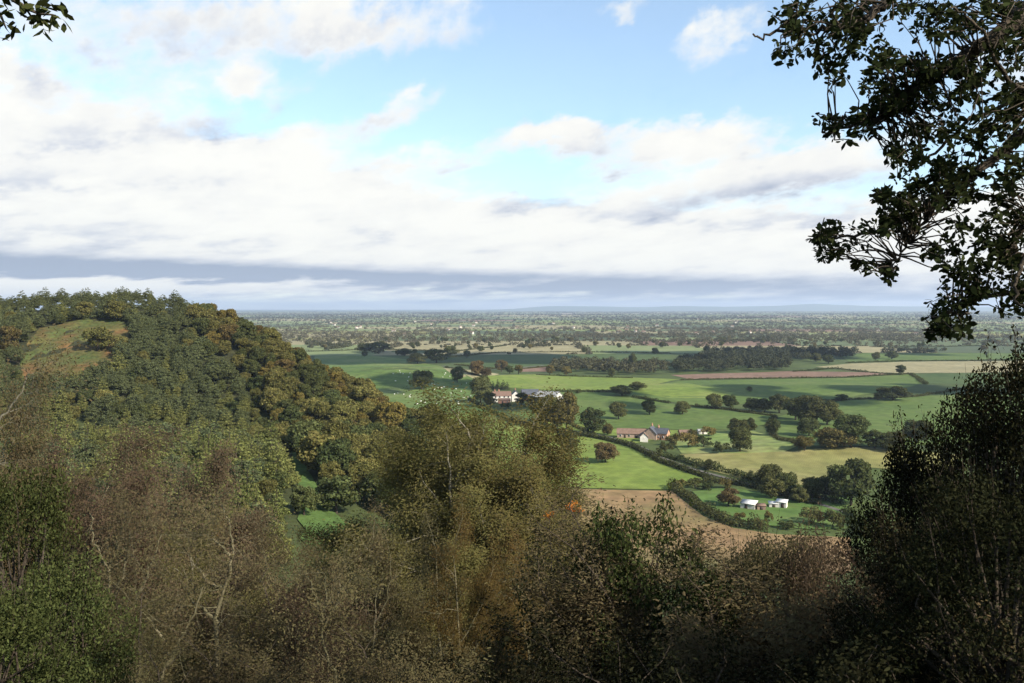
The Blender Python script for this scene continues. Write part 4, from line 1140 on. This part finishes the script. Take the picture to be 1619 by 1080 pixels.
# undergrowth on the near slope
r5 = np.random.default_rng(55); n = 60000
uy = r5.uniform(1.5, 75, n); ux = r5.uniform(-.66, .66, n) * (uy + 6)
uz = gz(ux, uy) + r5.uniform(0, 1, n) ** 2 * 1.3
v, l, c = quads(r5, np.column_stack([ux, uy, uz]), r5.normal(size=(n, 3)) + np.array([0, 0, .8]), r5.uniform(.12, .4, n), .45, 'leaf')
tag(ob('undergrowth', leafmesh('undergrowth', [(v, l, c, 0)], [M['bracken']])), 'dead brown bracken and leaf litter covering the near slope', None, None, 'stuff')

# bare pale stems traced in the wood below
def stem_tree(label, D, paths, r0, barkm='palebark'):
    base = at(*paths[0][0], D); zg = g1(base.x, D)
    t = thing('bare_tree', label, 'tree', (base.x, D, zg - .2))
    wd = Wood(); sd_ = int(paths[0][0][0]) + 100; rr = random.Random(sd_); rn = np.random.default_rng(sd_); tips = []
    for i, pth in enumerate(paths):
        pts = [at(px, py, D + (0 if i == 0 else rr.uniform(-.8, .8) * j / len(pth))) - Vector((base.x, D, zg - .2)) for j, (px, py) in enumerate(pth)]
        if i == 0: pts = [Vector((0, 0, -.3))] + pts
        # smooth
        P = np.array([tuple(p) for p in pts]); tt = np.linspace(0, len(P) - 1, len(P) * 3)
        Q = np.column_stack([np.interp(tt, range(len(P)), P[:, a]) for a in range(3)]) + rn.normal(size=(len(tt), 3)) * .03
        if i > 0: Q[0] = P[0]
        ra = np.linspace(r0 * (1 if i == 0 else .62), r0 * .22, len(Q))
        wd.tube(Q, ra, 7)
        S = dict(seg=[4, 3, 3], wig=[.2, .25, .3], up=[.05, 0, -.05], tap=[.4, .4, .4], nb=[4, 4], t0=[.2, .15], ang=[.7, .7], ratio=[.6, .55], thin=[.55, .5], k=[4, 3, 3], rmin=.002, max=2)
        for j in range(4, len(Q), 2):
            dd = unit(rn.normal(size=3) + np.array([0, 0, .5])); grow(rn, wd, tips, Q[j], dd, rn.uniform(.9, 2.0), max(.008, ra[j] * .35), 0, S)
    ob('trunk', wd.mesh('bare trunk', M[barkm]), t)
    T = np.stack(tips); P = (T[:, -1:] + rn.normal(size=(len(T), 9, 3)) * .22).reshape(-1, 3)
    v, l, c = quads(rn, P, rn.normal(size=P.shape), np.full(len(P), .075), .5)
    ob('crown', leafmesh('bare crown', [(v, l, c, 0)], [M['birchbrown']]), t)
stem_tree('bare pale birch with a kinked forked trunk above the gully side', 30, [[(345, 1060), (338, 985), (352, 932), (366, 900), (368, 858), (361, 825), (350, 795)], [(366, 880), (350, 865), (337, 852)], [(352, 932), (335, 925), (318, 905), (300, 880), (288, 862)], [(345, 985), (318, 960), (300, 945), (283, 915)]], .10)
stem_tree('bare pale birch with slender stems leaning apart', 28, [[(167, 1075), (163, 1010), (172, 960), (172, 900), (182, 860), (200, 815)], [(172, 960), (190, 925), (202, 880), (206, 835)], [(172, 905), (160, 880), (146, 845), (143, 812)]], .085)
stem_tree('bare birch stem slanting up from the tangled undergrowth', 27, [[(180, 1060), (185, 1010), (205, 965), (228, 920), (245, 880), (255, 845)], [(185, 1010), (210, 1000), (225, 985)]], .07)
stem_tree('bare pale birch stem slanting steeply near the kinked one', 26, [[(252, 1070), (275, 1030), (293, 1000), (306, 975), (320, 930)], [(258, 1012), (240, 985), (220, 965)]], .075)
stem_tree('bare birch with two thin stems in a narrow fork', 27, [[(530, 1070), (515, 1030), (508, 985), (500, 950), (488, 910)], [(508, 985), (515, 950), (512, 905)], [(508, 1000), (530, 960), (540, 920)]], .06)
stem_tree('bare birch with upright twin stems amid brown thickets', 30, [[(590, 1060), (592, 1000), (594, 960), (600, 925)], [(592, 985), (612, 945), (618, 905)]], .06)
stem_tree('thin white birch stem arching over the slope edge', 26, [[(-40, 760), (-5, 670), (20, 640), (36, 612), (46, 588)]], .055, 'birchbark')
stem_tree('pale birch stem rising through the tallest olive birch', 52, [[(730, 860), (736, 780), (735, 740), (742, 700)], [(735, 760), (748, 735), (760, 700)]], .13, 'birchbark')

# orange sprays on the olive birch belong to a small tree of their own
def leaf_spray(px, py, D, r, n, mat, label, seed):
    rn = np.random.default_rng(seed); c0 = at(px, py, D); zg = g1(c0.x, c0.y)
    t = thing('rust_tree', label, 'tree', (c0.x, c0.y, zg))
    wd = Wood(); top = np.array([0, 0, c0.z - zg])
    wd.tube([(0, 0, -.3), (.4, .2, top[2] * .5), tuple(top)], [.09, .06, .02], 6)
    cen = top + rn.normal(size=(5, 3)) * r * .6
    P = (cen[:, None] + rn.normal(size=(5, n, 3)) * r * .4).reshape(-1, 3)
    for q in cen: wd.tube([tuple(top - np.array([0, 0, r])), tuple(q)], [.02, .006], 4)
    v, l, c = quads(rn, P, rn.normal(size=P.shape), np.full(len(P), .10), .55)
    ob('trunk', wd.mesh('thin trunk', M['bark']), t); ob('crown', leafmesh('spray', [(v, l, c, 0)], [M[mat]]), t)
leaf_spray(905, 803, 45, .24, 34, 'orange', 'slender tree with a bright orange leaf tuft before the tilled field', 61)
leaf_spray(868, 812, 46, .22, 14, 'orange', 'slender tree with a faint orange tuft inside the olive birch', 62)

# ------------------------------------------------------------------ overhanging oak
def oak():
    rn = np.random.default_rng(90)
    bx, by = 8.6, 5.6
    zg = g1(bx, by)
    t = thing('oak_tree', 'near oak whose leafy boughs hang dark against the sky', 'tree', (bx, by, zg - .3))
    o0 = np.array([bx, by, zg - .3])
    W = lambda px, py, D: np.array(tuple(at(px, py, D))) - o0
    trunk = Wood()
    trunk.tube([(0, 0, -.4), (.1, 0, 1.2), (0, .1, 3.5), (-.1, .15, 6.0), (.2, .3, 9), (.5, .2, 12.5)], [.48, .36, .32, .27, .18, .05], 12)
    ob('trunk', trunk.mesh('oak trunk', M['bark']), t)
    bough = [
        ([(-.1, .15, 6.0), W(1700, -60, 6.5), W(1619, 21, 6.6), W(1563, 62, 6.6), W(1522, 93, 6.7), W(1460, 130, 6.8), W(1434, 155, 6.9), W(1400, 185, 7.0), W(1345, 195, 7.1), W(1300, 208, 7.1)], .085),
        ([(0, .15, 7.0), W(1720, -160, 6.2), W(1480, -60, 6.4), W(1408, 0, 6.5), W(1377, 26, 6.5), W(1351, 36, 6.5), W(1310, 47, 6.5), W(1273, 44, 6.5), W(1211, 57, 6.5), W(1188, 54, 6.5)], .05),
        ([(0, .1, 4.6), W(1760, 120, 7), W(1660, 170, 7.2), W(1600, 230, 7.4), W(1520, 290, 7.5), W(1455, 335, 7.5), W(1400, 362, 7.6), W(1345, 372, 7.6), W(1292, 382, 7.6)], .06),
        ([(0, .1, 3.9), W(1790, 260, 6.8), W(1700, 300, 6.8), W(1630, 330, 6.9), W(1595, 400, 7.0), W(1720, 440, 7.0), W(1520, 475, 7.0), W(1490, 505, 7.0), W(1468, 540, 7.0)], .05),
        ([W(1600, 35, 6.6), W(1720, 110, 7.2), W(1530, 190, 7.6), W(1470, 250, 7.8), W(1430, 275, 7.8)], .03),
        ([W(1520, 290, 7.5), W(1470, 340, 7.3), W(1442, 375, 7.2), W(1425, 400, 7.2), W(1405, 435, 7.2)], .016),
        ([W(1720, 170, 7), W(1600, 140, 6.4), W(1550, 40, 6.2), W(1500, 10, 6.2)], .022),
        ([W(1650, 330, 6.9), W(1615, 420, 6.4), W(1600, 480, 6.3), W(1720, 500, 6.3)], .02),
        ([W(1720, 60, 7.2), W(1605, 190, 8.0), W(1590, 300, 8.2), W(1720, 380, 8.2)], .03),
    ]
    nodes = []
    for i, (pts, r) in enumerate(bough):
        P = np.array([tuple(p) for p in pts]); tt = np.linspace(0, len(P) - 1, len(P) * 5)
        Q = np.column_stack([np.interp(tt, range(len(P)), P[:, a]) for a in range(3)])
        Q[1:-1] = (Q[:-2] + Q[1:-1] * 2 + Q[2:]) / 4
        Q[2:] += rn.normal(size=(len(Q) - 2, 3)) * .012
        w = Wood(); w.tube(Q, np.linspace(r, .006, len(Q)), 8); ob('bough', w.mesh('oak bough', M['bark']), t)
        nodes.append(Q)
    nodes = np.concatenate(nodes)
    sc_ = lambda pl: [(1180 + x * .518, y * .518) for x, y in pl]
    masses = [
        (sc_([(75, 25), (170, 0), (420, 0), (440, 60), (400, 130), (340, 190), (310, 270), (260, 240), (170, 215), (110, 200), (85, 120)]), 74),
        (sc_([(280, 250), (420, 165), (560, 170), (600, 250), (500, 330), (430, 400), (310, 435), (240, 420), (222, 370), (330, 330), (390, 290)]), 95),
        (sc_([(560, 170), (860, 120), (900, 560), (770, 610), (650, 645), (560, 640), (480, 600), (445, 510), (440, 440), (500, 330)]), 260),
        (sc_([(440, 10), (900, 0), (900, 130), (700, 105), (560, 110), (450, 70)]), 62),
        (sc_([(380, 590), (470, 560), (560, 640), (540, 670), (480, 715), (390, 715), (310, 765), (225, 800), (205, 720), (260, 690), (330, 680), (385, 630)]), 74),
        (sc_([(410, 795), (450, 800), (450, 860), (415, 850)]), 6), (sc_([(315, 785), (370, 800), (390, 840), (325, 810)]), 5),
        (sc_([(625, 700), (700, 645), (900, 600), (900, 950), (790, 980), (740, 920), (720, 1000), (620, 1050), (545, 1035), (600, 980), (540, 930), (600, 900), (640, 860), (560, 780)]), 150),
    ]
    tw = Wood(); LP, LN, LA = [], [], []
    def cluster(c, grow_from):
        a = grow_from; mid = (a + c) / 2 + rn.normal(size=3) * .05 + np.array([0, 0, .04])
        pts = [a, a * .7 + mid * .3 + rn.normal(size=3) * .012, mid, mid * .4 + c * .6 + rn.normal(size=3) * .015, c]
        tw.tube(pts, [.008, .007, .005, .004, .002], 4)
        k = int(rn.integers(12, 22)); ax = unit(c - mid)
        d = unit(ax * .6 + rn.normal(size=(k, 3)) * .8 + np.array([0, 0, -.15]))
        LP.append(c - ax * rn.uniform(0, .14, (k, 1)) + d * .05); LA.append(d); LN.append(np.cross(d, rn.normal(size=(k, 3))) + np.array([0, 0, .35]))
    for poly, n in masses:
        lo = np.min(poly, 0); hi = np.max(poly, 0); m = 0
        while m < n:
            px, py = rn.uniform(lo[0], hi[0]), rn.uniform(lo[1], hi[1])
            if not in_poly(px, py, poly): continue
            # nearest bough node seen from the trunk side, then a depth near to it
            D0 = 7.0; c = W(px, py, D0); dd = np.linalg.norm(nodes - c, axis=1); j = int(np.argmin(dd + .25 * np.abs(rn.normal(size=len(dd)))))
            Dn = (nodes[j] + o0)[1] + rn.normal() * .35
            c = W(px, py, Dn); cluster(c, nodes[j]); m += 1
    # the rest of the crown, above and behind the viewpoint
    for i in range(34):
        a = rn.uniform(-1.9, 2.4); h = rn.uniform(5.0, 12); R = rn.uniform(2.5, 6.2) * (1 - max(0, h - 8) / 9)
        e = np.array([math.cos(a) * R, math.sin(a) * R, h + rn.uniform(-.3, 1.2)])
        wpos = e + o0
        if wpos[1] > .5:
            ppx, ppy = proj(wpos)
            if ppx < 1680 and ppy > -80: continue
        s0 = np.array([0, .1, h * .8]); w = Wood(); mid = (s0 + e) / 2 + rn.normal(size=3) * .3
        w.tube([s0, mid, e], [.07, .045, .012], 6); ob('bough', w.mesh('oak bough', M['bark']), t)
        for q in range(34):
            f = rn.uniform(.35, 1.05); b = (mid + (e - mid) * (f * 2 - 1)) if f > .5 else (s0 + (mid - s0) * f * 2)
            c = b + rn.normal(size=3) * .75
            cw = c + o0
            if cw[1] > .3:
                ppx, ppy = proj(cw)
                if -50 < ppx < 1650 and -40 < ppy < 1100: continue
            cluster(c, b)
    P = np.concatenate(LP); Nn = np.concatenate(LN); A = np.concatenate(LA)
    v, l, c = quads(rn, P, Nn, rn.uniform(.034, .078, len(P)), .5, 'leaf', A)
    ob('twigs', tw.mesh('oak twigs', M['bark']), t)['kind'] = 'stuff'
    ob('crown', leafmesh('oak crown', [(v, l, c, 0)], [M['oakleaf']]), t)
oak()

def corner_branch():
    rn = np.random.default_rng(91)
    bx, by = -6.2, 5.2; zg = g1(bx, by); o0 = np.array([bx, by, zg - .3])
    t = thing('chestnut_tree', 'tree whose leafy tip dips into the upper corner of the sky', 'tree', tuple(o0))
    W = lambda px, py, D: np.array(tuple(at(px, py, D))) - o0
    w = Wood(); w.tube([(0, 0, -.3), (0, 0, 2), (.1, .1, 5), (0, .1, 8.5)], [.3, .24, .2, .06], 10); ob('trunk', w.mesh('corner trunk', M['bark']), t)
    P_, N_, A_ = [], [], []
    for ends in ([W(-60, -60, 5), W(0, -15, 5), W(40, 12, 5), W(62, 22, 5), W(88, 24, 5)], [W(-60, -60, 5), W(-30, -10, 5.2), W(0, 22, 5.2), W(10, 45, 5.2)], [W(0, -15, 5), W(35, -12, 4.9), W(70, 2, 4.9)], [W(40, 12, 5), W(52, 30, 5.1), W(72, 36, 5.1)]):
        st = [np.array([.1, .1, 5.0])] if ends[0][0] == W(-60, -60, 5)[0] else []
        w = Wood(); w.tube(st + list(ends), np.linspace(.03 if st else .008, .003, len(ends) + len(st)), 6); ob('bough', w.mesh('corner bough', M['bark']), t)
        for q in ends[1:]:
            k = 9; d = unit(np.array([.4, 0, -.7]) + rn.normal(size=(k, 3)) * .7); P_.append(q + d * .06 + rn.normal(size=(k, 3)) * .02); A_.append(d); N_.append(rn.normal(size=(k, 3)))
    for i in range(40):
        e = np.array([rn.uniform(-3, .8), rn.uniform(-3, 2), rn.uniform(5, 8.5)])
        if (e + o0)[1] > .3:
            ppx, ppy = proj(e + o0)
            if ppx > -60 and ppy > -60: continue
        w = Wood(); w.tube([(0, .1, e[2] * .8), tuple(e * np.array([.6, .6, .95])), tuple(e)], [.03, .02, .006], 5); ob('bough', w.mesh('corner bough', M['bark']), t)
        for q in range(10):
            k = 9; d = unit(rn.normal(size=(k, 3)) + np.array([0, 0, -.4])); P_.append(e + rn.normal(size=3) * .4 + d * .07); A_.append(d); N_.append(rn.normal(size=(k, 3)))
    P = np.concatenate(P_); v, l, c = quads(rn, P, np.concatenate(N_), np.full(len(P), .085), .38, 'leaf', np.concatenate(A_))
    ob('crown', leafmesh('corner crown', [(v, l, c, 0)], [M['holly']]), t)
corner_branch()

# ------------------------------------------------------------------ haze
hb = Solid(); hb.box(-41000, -950, -40, 41000, 43000, 330)
haze = ob('haze', mesh_from('haze', hb.v, [i for f in hb.f for i in f], [4] * 6, []))
haze['kind'] = 'stuff'; haze['label'] = 'pale blue air thickening towards the horizon'
m, N, L = nodes_of('haze')
out = N.new('ShaderNodeOutputMaterial'); pv = N.new('ShaderNodeVolumePrincipled')
pv.inputs['Color'].default_value = (.70, .82, 1, 1); pv.inputs['Density'].default_value = 5.5e-5; pv.inputs['Anisotropy'].default_value = .2
L.new(pv.outputs[0], out.inputs['Volume']); haze.data.materials.append(m)

# ------------------------------------------------------------------ light
CLOUDS = []
AZ = math.atan2(.77, -.64)             # the sun stands behind the viewer, over the right shoulder
EL = math.radians(33)
sd = Vector((math.sin(AZ) * math.cos(EL), math.cos(AZ) * math.cos(EL), math.sin(EL)))
sl = bpy.data.lights.new('sun', 'SUN'); sl.energy = 4.2; sl.angle = math.radians(.5); sl.color = (1, .93, .82)
so = ob('sun', sl, None, (0, -30, 150)); so.rotation_euler = (-sd).to_track_quat('-Z', 'Y').to_euler()

# unseen clouds added above the view so their shadows fall on fields and slope
cm, N, L = nodes_of('shadow_cloud'); out = N.new('ShaderNodeOutputMaterial'); d1 = N.new('ShaderNodeBsdfDiffuse'); d2 = N.new('ShaderNodeBsdfTranslucent'); mx = N.new('ShaderNodeMixShader')
d1.inputs[0].default_value = d2.inputs[0].default_value = (.85, .86, .88, 1); mx.inputs[0].default_value = .35
L.new(d1.outputs[0], mx.inputs[1]); L.new(d2.outputs[0], mx.inputs[2]); L.new(mx.outputs[0], out.inputs[0])
def shadow_cloud(cx, cy, rx, ry, alt, n, seed):
    import bmesh
    r = np.random.default_rng(seed); bm = bmesh.new()
    for i in range(n):
        a = r.uniform(0, 6.283); q = math.sqrt(r.random()); R_ = (1 - .55 * q) * min(rx, ry) * r.uniform(.35, .6)
        res = bmesh.ops.create_icosphere(bm, subdivisions=3, radius=1)
        c = Vector((math.cos(a) * q * rx, math.sin(a) * q * ry, R_ * .3 + r.uniform(0, 20)))
        ph = r.uniform(0, 6, 6)
        for v in res['verts']:
            p = v.co.copy()
            k = 1 + .14 * math.sin(p.x * 5 + ph[0]) * math.sin(p.y * 5 + ph[1]) + .10 * math.sin(p.z * 9 + ph[2] + p.x * 4) + .07 * math.sin(p.y * 13 + ph[3])
            v.co = Vector((p.x * R_ * k, p.y * R_ * k, max(-.25, p.z) * R_ * .6 * k)) + c
    me = bpy.data.meshes.new('shadow_cloud'); bm.to_mesh(me); bm.free(); me.materials.append(cm)
    me.polygons.foreach_set('use_smooth', np.ones(len(me.polygons), bool))
    k = alt / sd.z
    o = ob('shadow_cloud', me, None, (cx + sd.x * k, cy + sd.y * k, alt)); o['kind'] = 'stuff'; o['label'] = 'unseen cumulus added overhead to cast a shadow on the land'
shadow_cloud(60, 1240, 700, 170, 900, 24, 1)
shadow_cloud(330, 690, 230, 75, 620, 11, 2)
shadow_cloud(60, 600, 120, 38, 560, 8, 3)
shadow_cloud(-75, 760, 75, 45, 600, 14, 4)
shadow_cloud(64, 30, 52, 44, 420, 20, 8)  # small one put in to darken the near slope

w = bpy.data.worlds.new('World'); sc.world = w; w.use_nodes = True
N, L = w.node_tree.nodes, w.node_tree.links; N.clear()
out = N.new('ShaderNodeOutputWorld')
sky = N.new('ShaderNodeTexSky'); sky.sky_type = 'NISHITA'; sky.sun_disc = False; sky.sun_elevation = EL; sky.sun_rotation = AZ
sky.altitude = 100; sky.air_density = 1.0; sky.dust_density = .6; sky.ozone_density = 1.5
bg = N.new('ShaderNodeBackground'); bg.inputs[1].default_value = .108
ti = N.new('ShaderNodeMix'); ti.data_type = 'RGBA'; ti.blend_type = 'MULTIPLY'; ti.inputs[0].default_value = 1; ti.inputs[7].default_value = (.96, 1.02, 1.0, 1)
L.new(sky.outputs[0], ti.inputs[6]); L.new(ti.outputs[2], bg.inputs[0])

def mth(op, a, b=None, c=None, clamp=False):
    n = N.new('ShaderNodeMath'); n.operation = op; n.use_clamp = clamp
    for i, q in enumerate((a, b, c)):
        if q is None: continue
        if isinstance(q, (int, float)): n.inputs[i].default_value = q
        else: L.new(q, n.inputs[i])
    return n.outputs[0]
tc = N.new('ShaderNodeTexCoord'); sx = N.new('ShaderNodeSeparateXYZ'); L.new(tc.outputs['Generated'], sx.inputs[0])
az = mth('ARCTAN2', sx.outputs[0], sx.outputs[1]); el = mth('ARCSINE', sx.outputs[2])
# wind-drawn noise in bearing and height
elp = mth('ADD', mth('MAXIMUM', el, 0), .035)
cv = N.new('ShaderNodeCombineXYZ'); L.new(az, cv.inputs[0]); L.new(mth('ADD', mth('MULTIPLY', mth('LOGARITHM', elp, math.e), .42), mth('MULTIPLY', az, -.3)), cv.inputs[1])
def fbm(scale, detail, rough, off):
    mp = N.new('ShaderNodeMapping'); mp.inputs['Location'].default_value = off; L.new(cv.outputs[0], mp.inputs[0])
    n = N.new('ShaderNodeTexNoise'); n.inputs['Scale'].default_value = scale; n.inputs['Detail'].default_value = detail; n.inputs['Roughness'].default_value = rough
    L.new(mp.outputs[0], n.inputs[0]); return n.outputs['Fac']
n1 = fbm(5, 7, .58, (3.1, 1.7, 0)); n2 = fbm(11, 7, .6, (7.3, 4.1, 2)); n3 = fbm(5.5, 5, .55, (1.2, 9.4, 5)); n4 = fbm(24, 6, .6, (2.2, 3.4, 1))
azd = mth('ADD', az, mth('MULTIPLY_ADD', n1, .14, -.07)); eld = mth('ADD', el, mth('MULTIPLY', mth('MULTIPLY_ADD', n2, 1, -.5), mth('MULTIPLY_ADD', elp, .42, -.004)))
def blob(px, py, rx, ry, tilt=0):
    u = math.atan((px - CX) / F); v = math.atan((HY - py) / math.hypot(F, px - CX))
    a = mth('SUBTRACT', azd, u); b = mth('SUBTRACT', eld, v)
    ct, st_ = math.cos(tilt), math.sin(tilt)
    p = mth('MULTIPLY', mth('ADD', mth('MULTIPLY', a, ct), mth('MULTIPLY', b, st_)), F / rx)
    q = mth('MULTIPLY', mth('SUBTRACT', mth('MULTIPLY', b, ct), mth('MULTIPLY', a, st_)), F / ry)
    return mth('EXPONENT', mth('MULTIPLY', mth('ADD', mth('MULTIPLY', p, p), mth('MULTIPLY', q, q)), -1))
def total(bl):
    s = None
    for *a, amp in bl:
        t = mth('MULTIPLY', blob(*a), amp); s = t if s is None else mth('ADD', s, t)
    return s
cover = total([
    (330, 40, 330, 75, .1, .85), (600, 30, 170, 50, .1, .5), (140, 195, 200, 60, .15, .62), (30, 280, 230, 80, 0, .9), (330, 290, 270, 70, .12, .85),
    (540, 335, 380, 66, 0, 1.0), (645, 165, 70, 30, .3, .75), (500, 220, 150, 35, .35, .55), (375, 138, 48, 22, 0, .6), (900, 375, 380, 48, 0, .85),
    (865, 210, 100, 34, 0, 1.2), (1085, 222, 130, 40, 0, 1.25), (1240, 262, 120, 30, .1, .8), (1000, 262, 90, 22, .1, .6), (720, 245, 120, 22, .2, .5), (1130, 65, 95, 40, .5, .8), (990, 8, 75, 28, 0, .8), (1090, 300, 190, 30, .12, .5),
    (1340, 250, 130, 40, .15, .6), (1520, 360, 220, 70, 0, .6), (1720, 90, 180, 120, 0, .45), (400, 400, 900, 60, 0, .9), (1300, 400, 500, 60, 0, .7),
    (-400, 200, 400, 300, 0, .8), (2100, 200, 400, 300, 0, .6), (20, 112, 55, 20, 0, .5),
])
low = N.new('ShaderNodeMapRange'); low.interpolation_type = 'SMOOTHSTEP'; low.inputs[1].default_value = .10; low.inputs[2].default_value = .015; L.new(eld, low.inputs[0])
cover = mth('ADD', cover, mth('MULTIPLY', low.outputs[0], .6))
cover = mth('ADD', cover, mth('MULTIPLY_ADD', n3, .9, -.45))
cover = mth('ADD', cover, mth('MULTIPLY_ADD', n4, 1.0, -.5))
dens = N.new('ShaderNodeMapRange'); dens.interpolation_type = 'SMOOTHSTEP'; dens.inputs[1].default_value = .40; dens.inputs[2].default_value = 1.05; dens.inputs[3].default_value = .12; dens.inputs[4].default_value = .97; L.new(cover, dens.inputs[0])
shade = total([
    (130, 215, 75, 26, .25, .45), (350, 205, 65, 22, .25, .5), (60, 418, 560, 19, -.02, 1.15), (640, 444, 520, 15, -.01, .85), (1050, 462, 650, 24, 0, .35), (230, 447, 420, 8, 0, -.9), (1300, 462, 500, 26, 0, .55), (0, 478, 900, 10, 0, .5),
    (60, 285, 160, 18, .05, .45), (850, 310, 80, 20, .1, .5), (1080, 325, 160, 18, .15, .45), (1280, 290, 110, 24, .1, .5), (1000, 262, 90, 14, .1, .4), (1240, 345, 130, 16, .1, .4),
    (300, 55, 250, 40, .1, .35), (120, 372, 250, 20, 0, .4), (840, 235, 90, 14, .1, .35),
])
shade = mth('ADD', shade, mth('MULTIPLY_ADD', n2, 2.1, -1.03)); shade = mth('ADD', shade, mth('MULTIPLY_ADD', n4, .9, -.45))
sh = N.new('ShaderNodeMapRange'); sh.inputs[1].default_value = -.1; sh.inputs[2].default_value = 1.05; L.new(shade, sh.inputs[0])
cr = N.new('ShaderNodeValToRGB'); e = cr.color_ramp.elements
e[0].position = 0; e[0].color = (1.0, .985, .925, 1)
e[1].position = 1; e[1].color = (.34, .40, .53, 1)
q = e.new(.3); q.color = (.93, .92, .885, 1)
q = e.new(.55); q.color = (.72, .74, .79, 1)
L.new(sh.outputs[0], cr.inputs[0])
cb = N.new('ShaderNodeBackground'); cb.inputs[1].default_value = .468; L.new(cr.outputs[0], cb.inputs[0])
ms = N.new('ShaderNodeMixShader'); L.new(dens.outputs[0], ms.inputs[0]); L.new(bg.outputs[0], ms.inputs[1]); L.new(cb.outputs[0], ms.inputs[2])
L.new(ms.outputs[0], out.inputs[0])

# ------------------------------------------------------------------ camera and render settings
cam = bpy.data.cameras.new('camera'); co = ob('camera', cam, None, (0, 0, HC)); co.rotation_euler = (math.pi / 2, 0, 0)
cam.sensor_width = 36; cam.lens = 36 * F / 1619; cam.shift_y = -(540 - HY) / 1619; cam.clip_start = .1; cam.clip_end = 100000
sc.camera = co
sc.view_settings.view_transform = 'Standard'; sc.view_settings.look = 'None'; sc.view_settings.exposure = 1.15; sc.view_settings.gamma = 1
sc.cycles.max_bounces = 6; sc.cycles.diffuse_bounces = 3; sc.cycles.transmission_bounces = 3; sc.cycles.volume_bounces = 0; sc.cycles.transparent_max_bounces = 4
sc.cycles.use_denoising = True
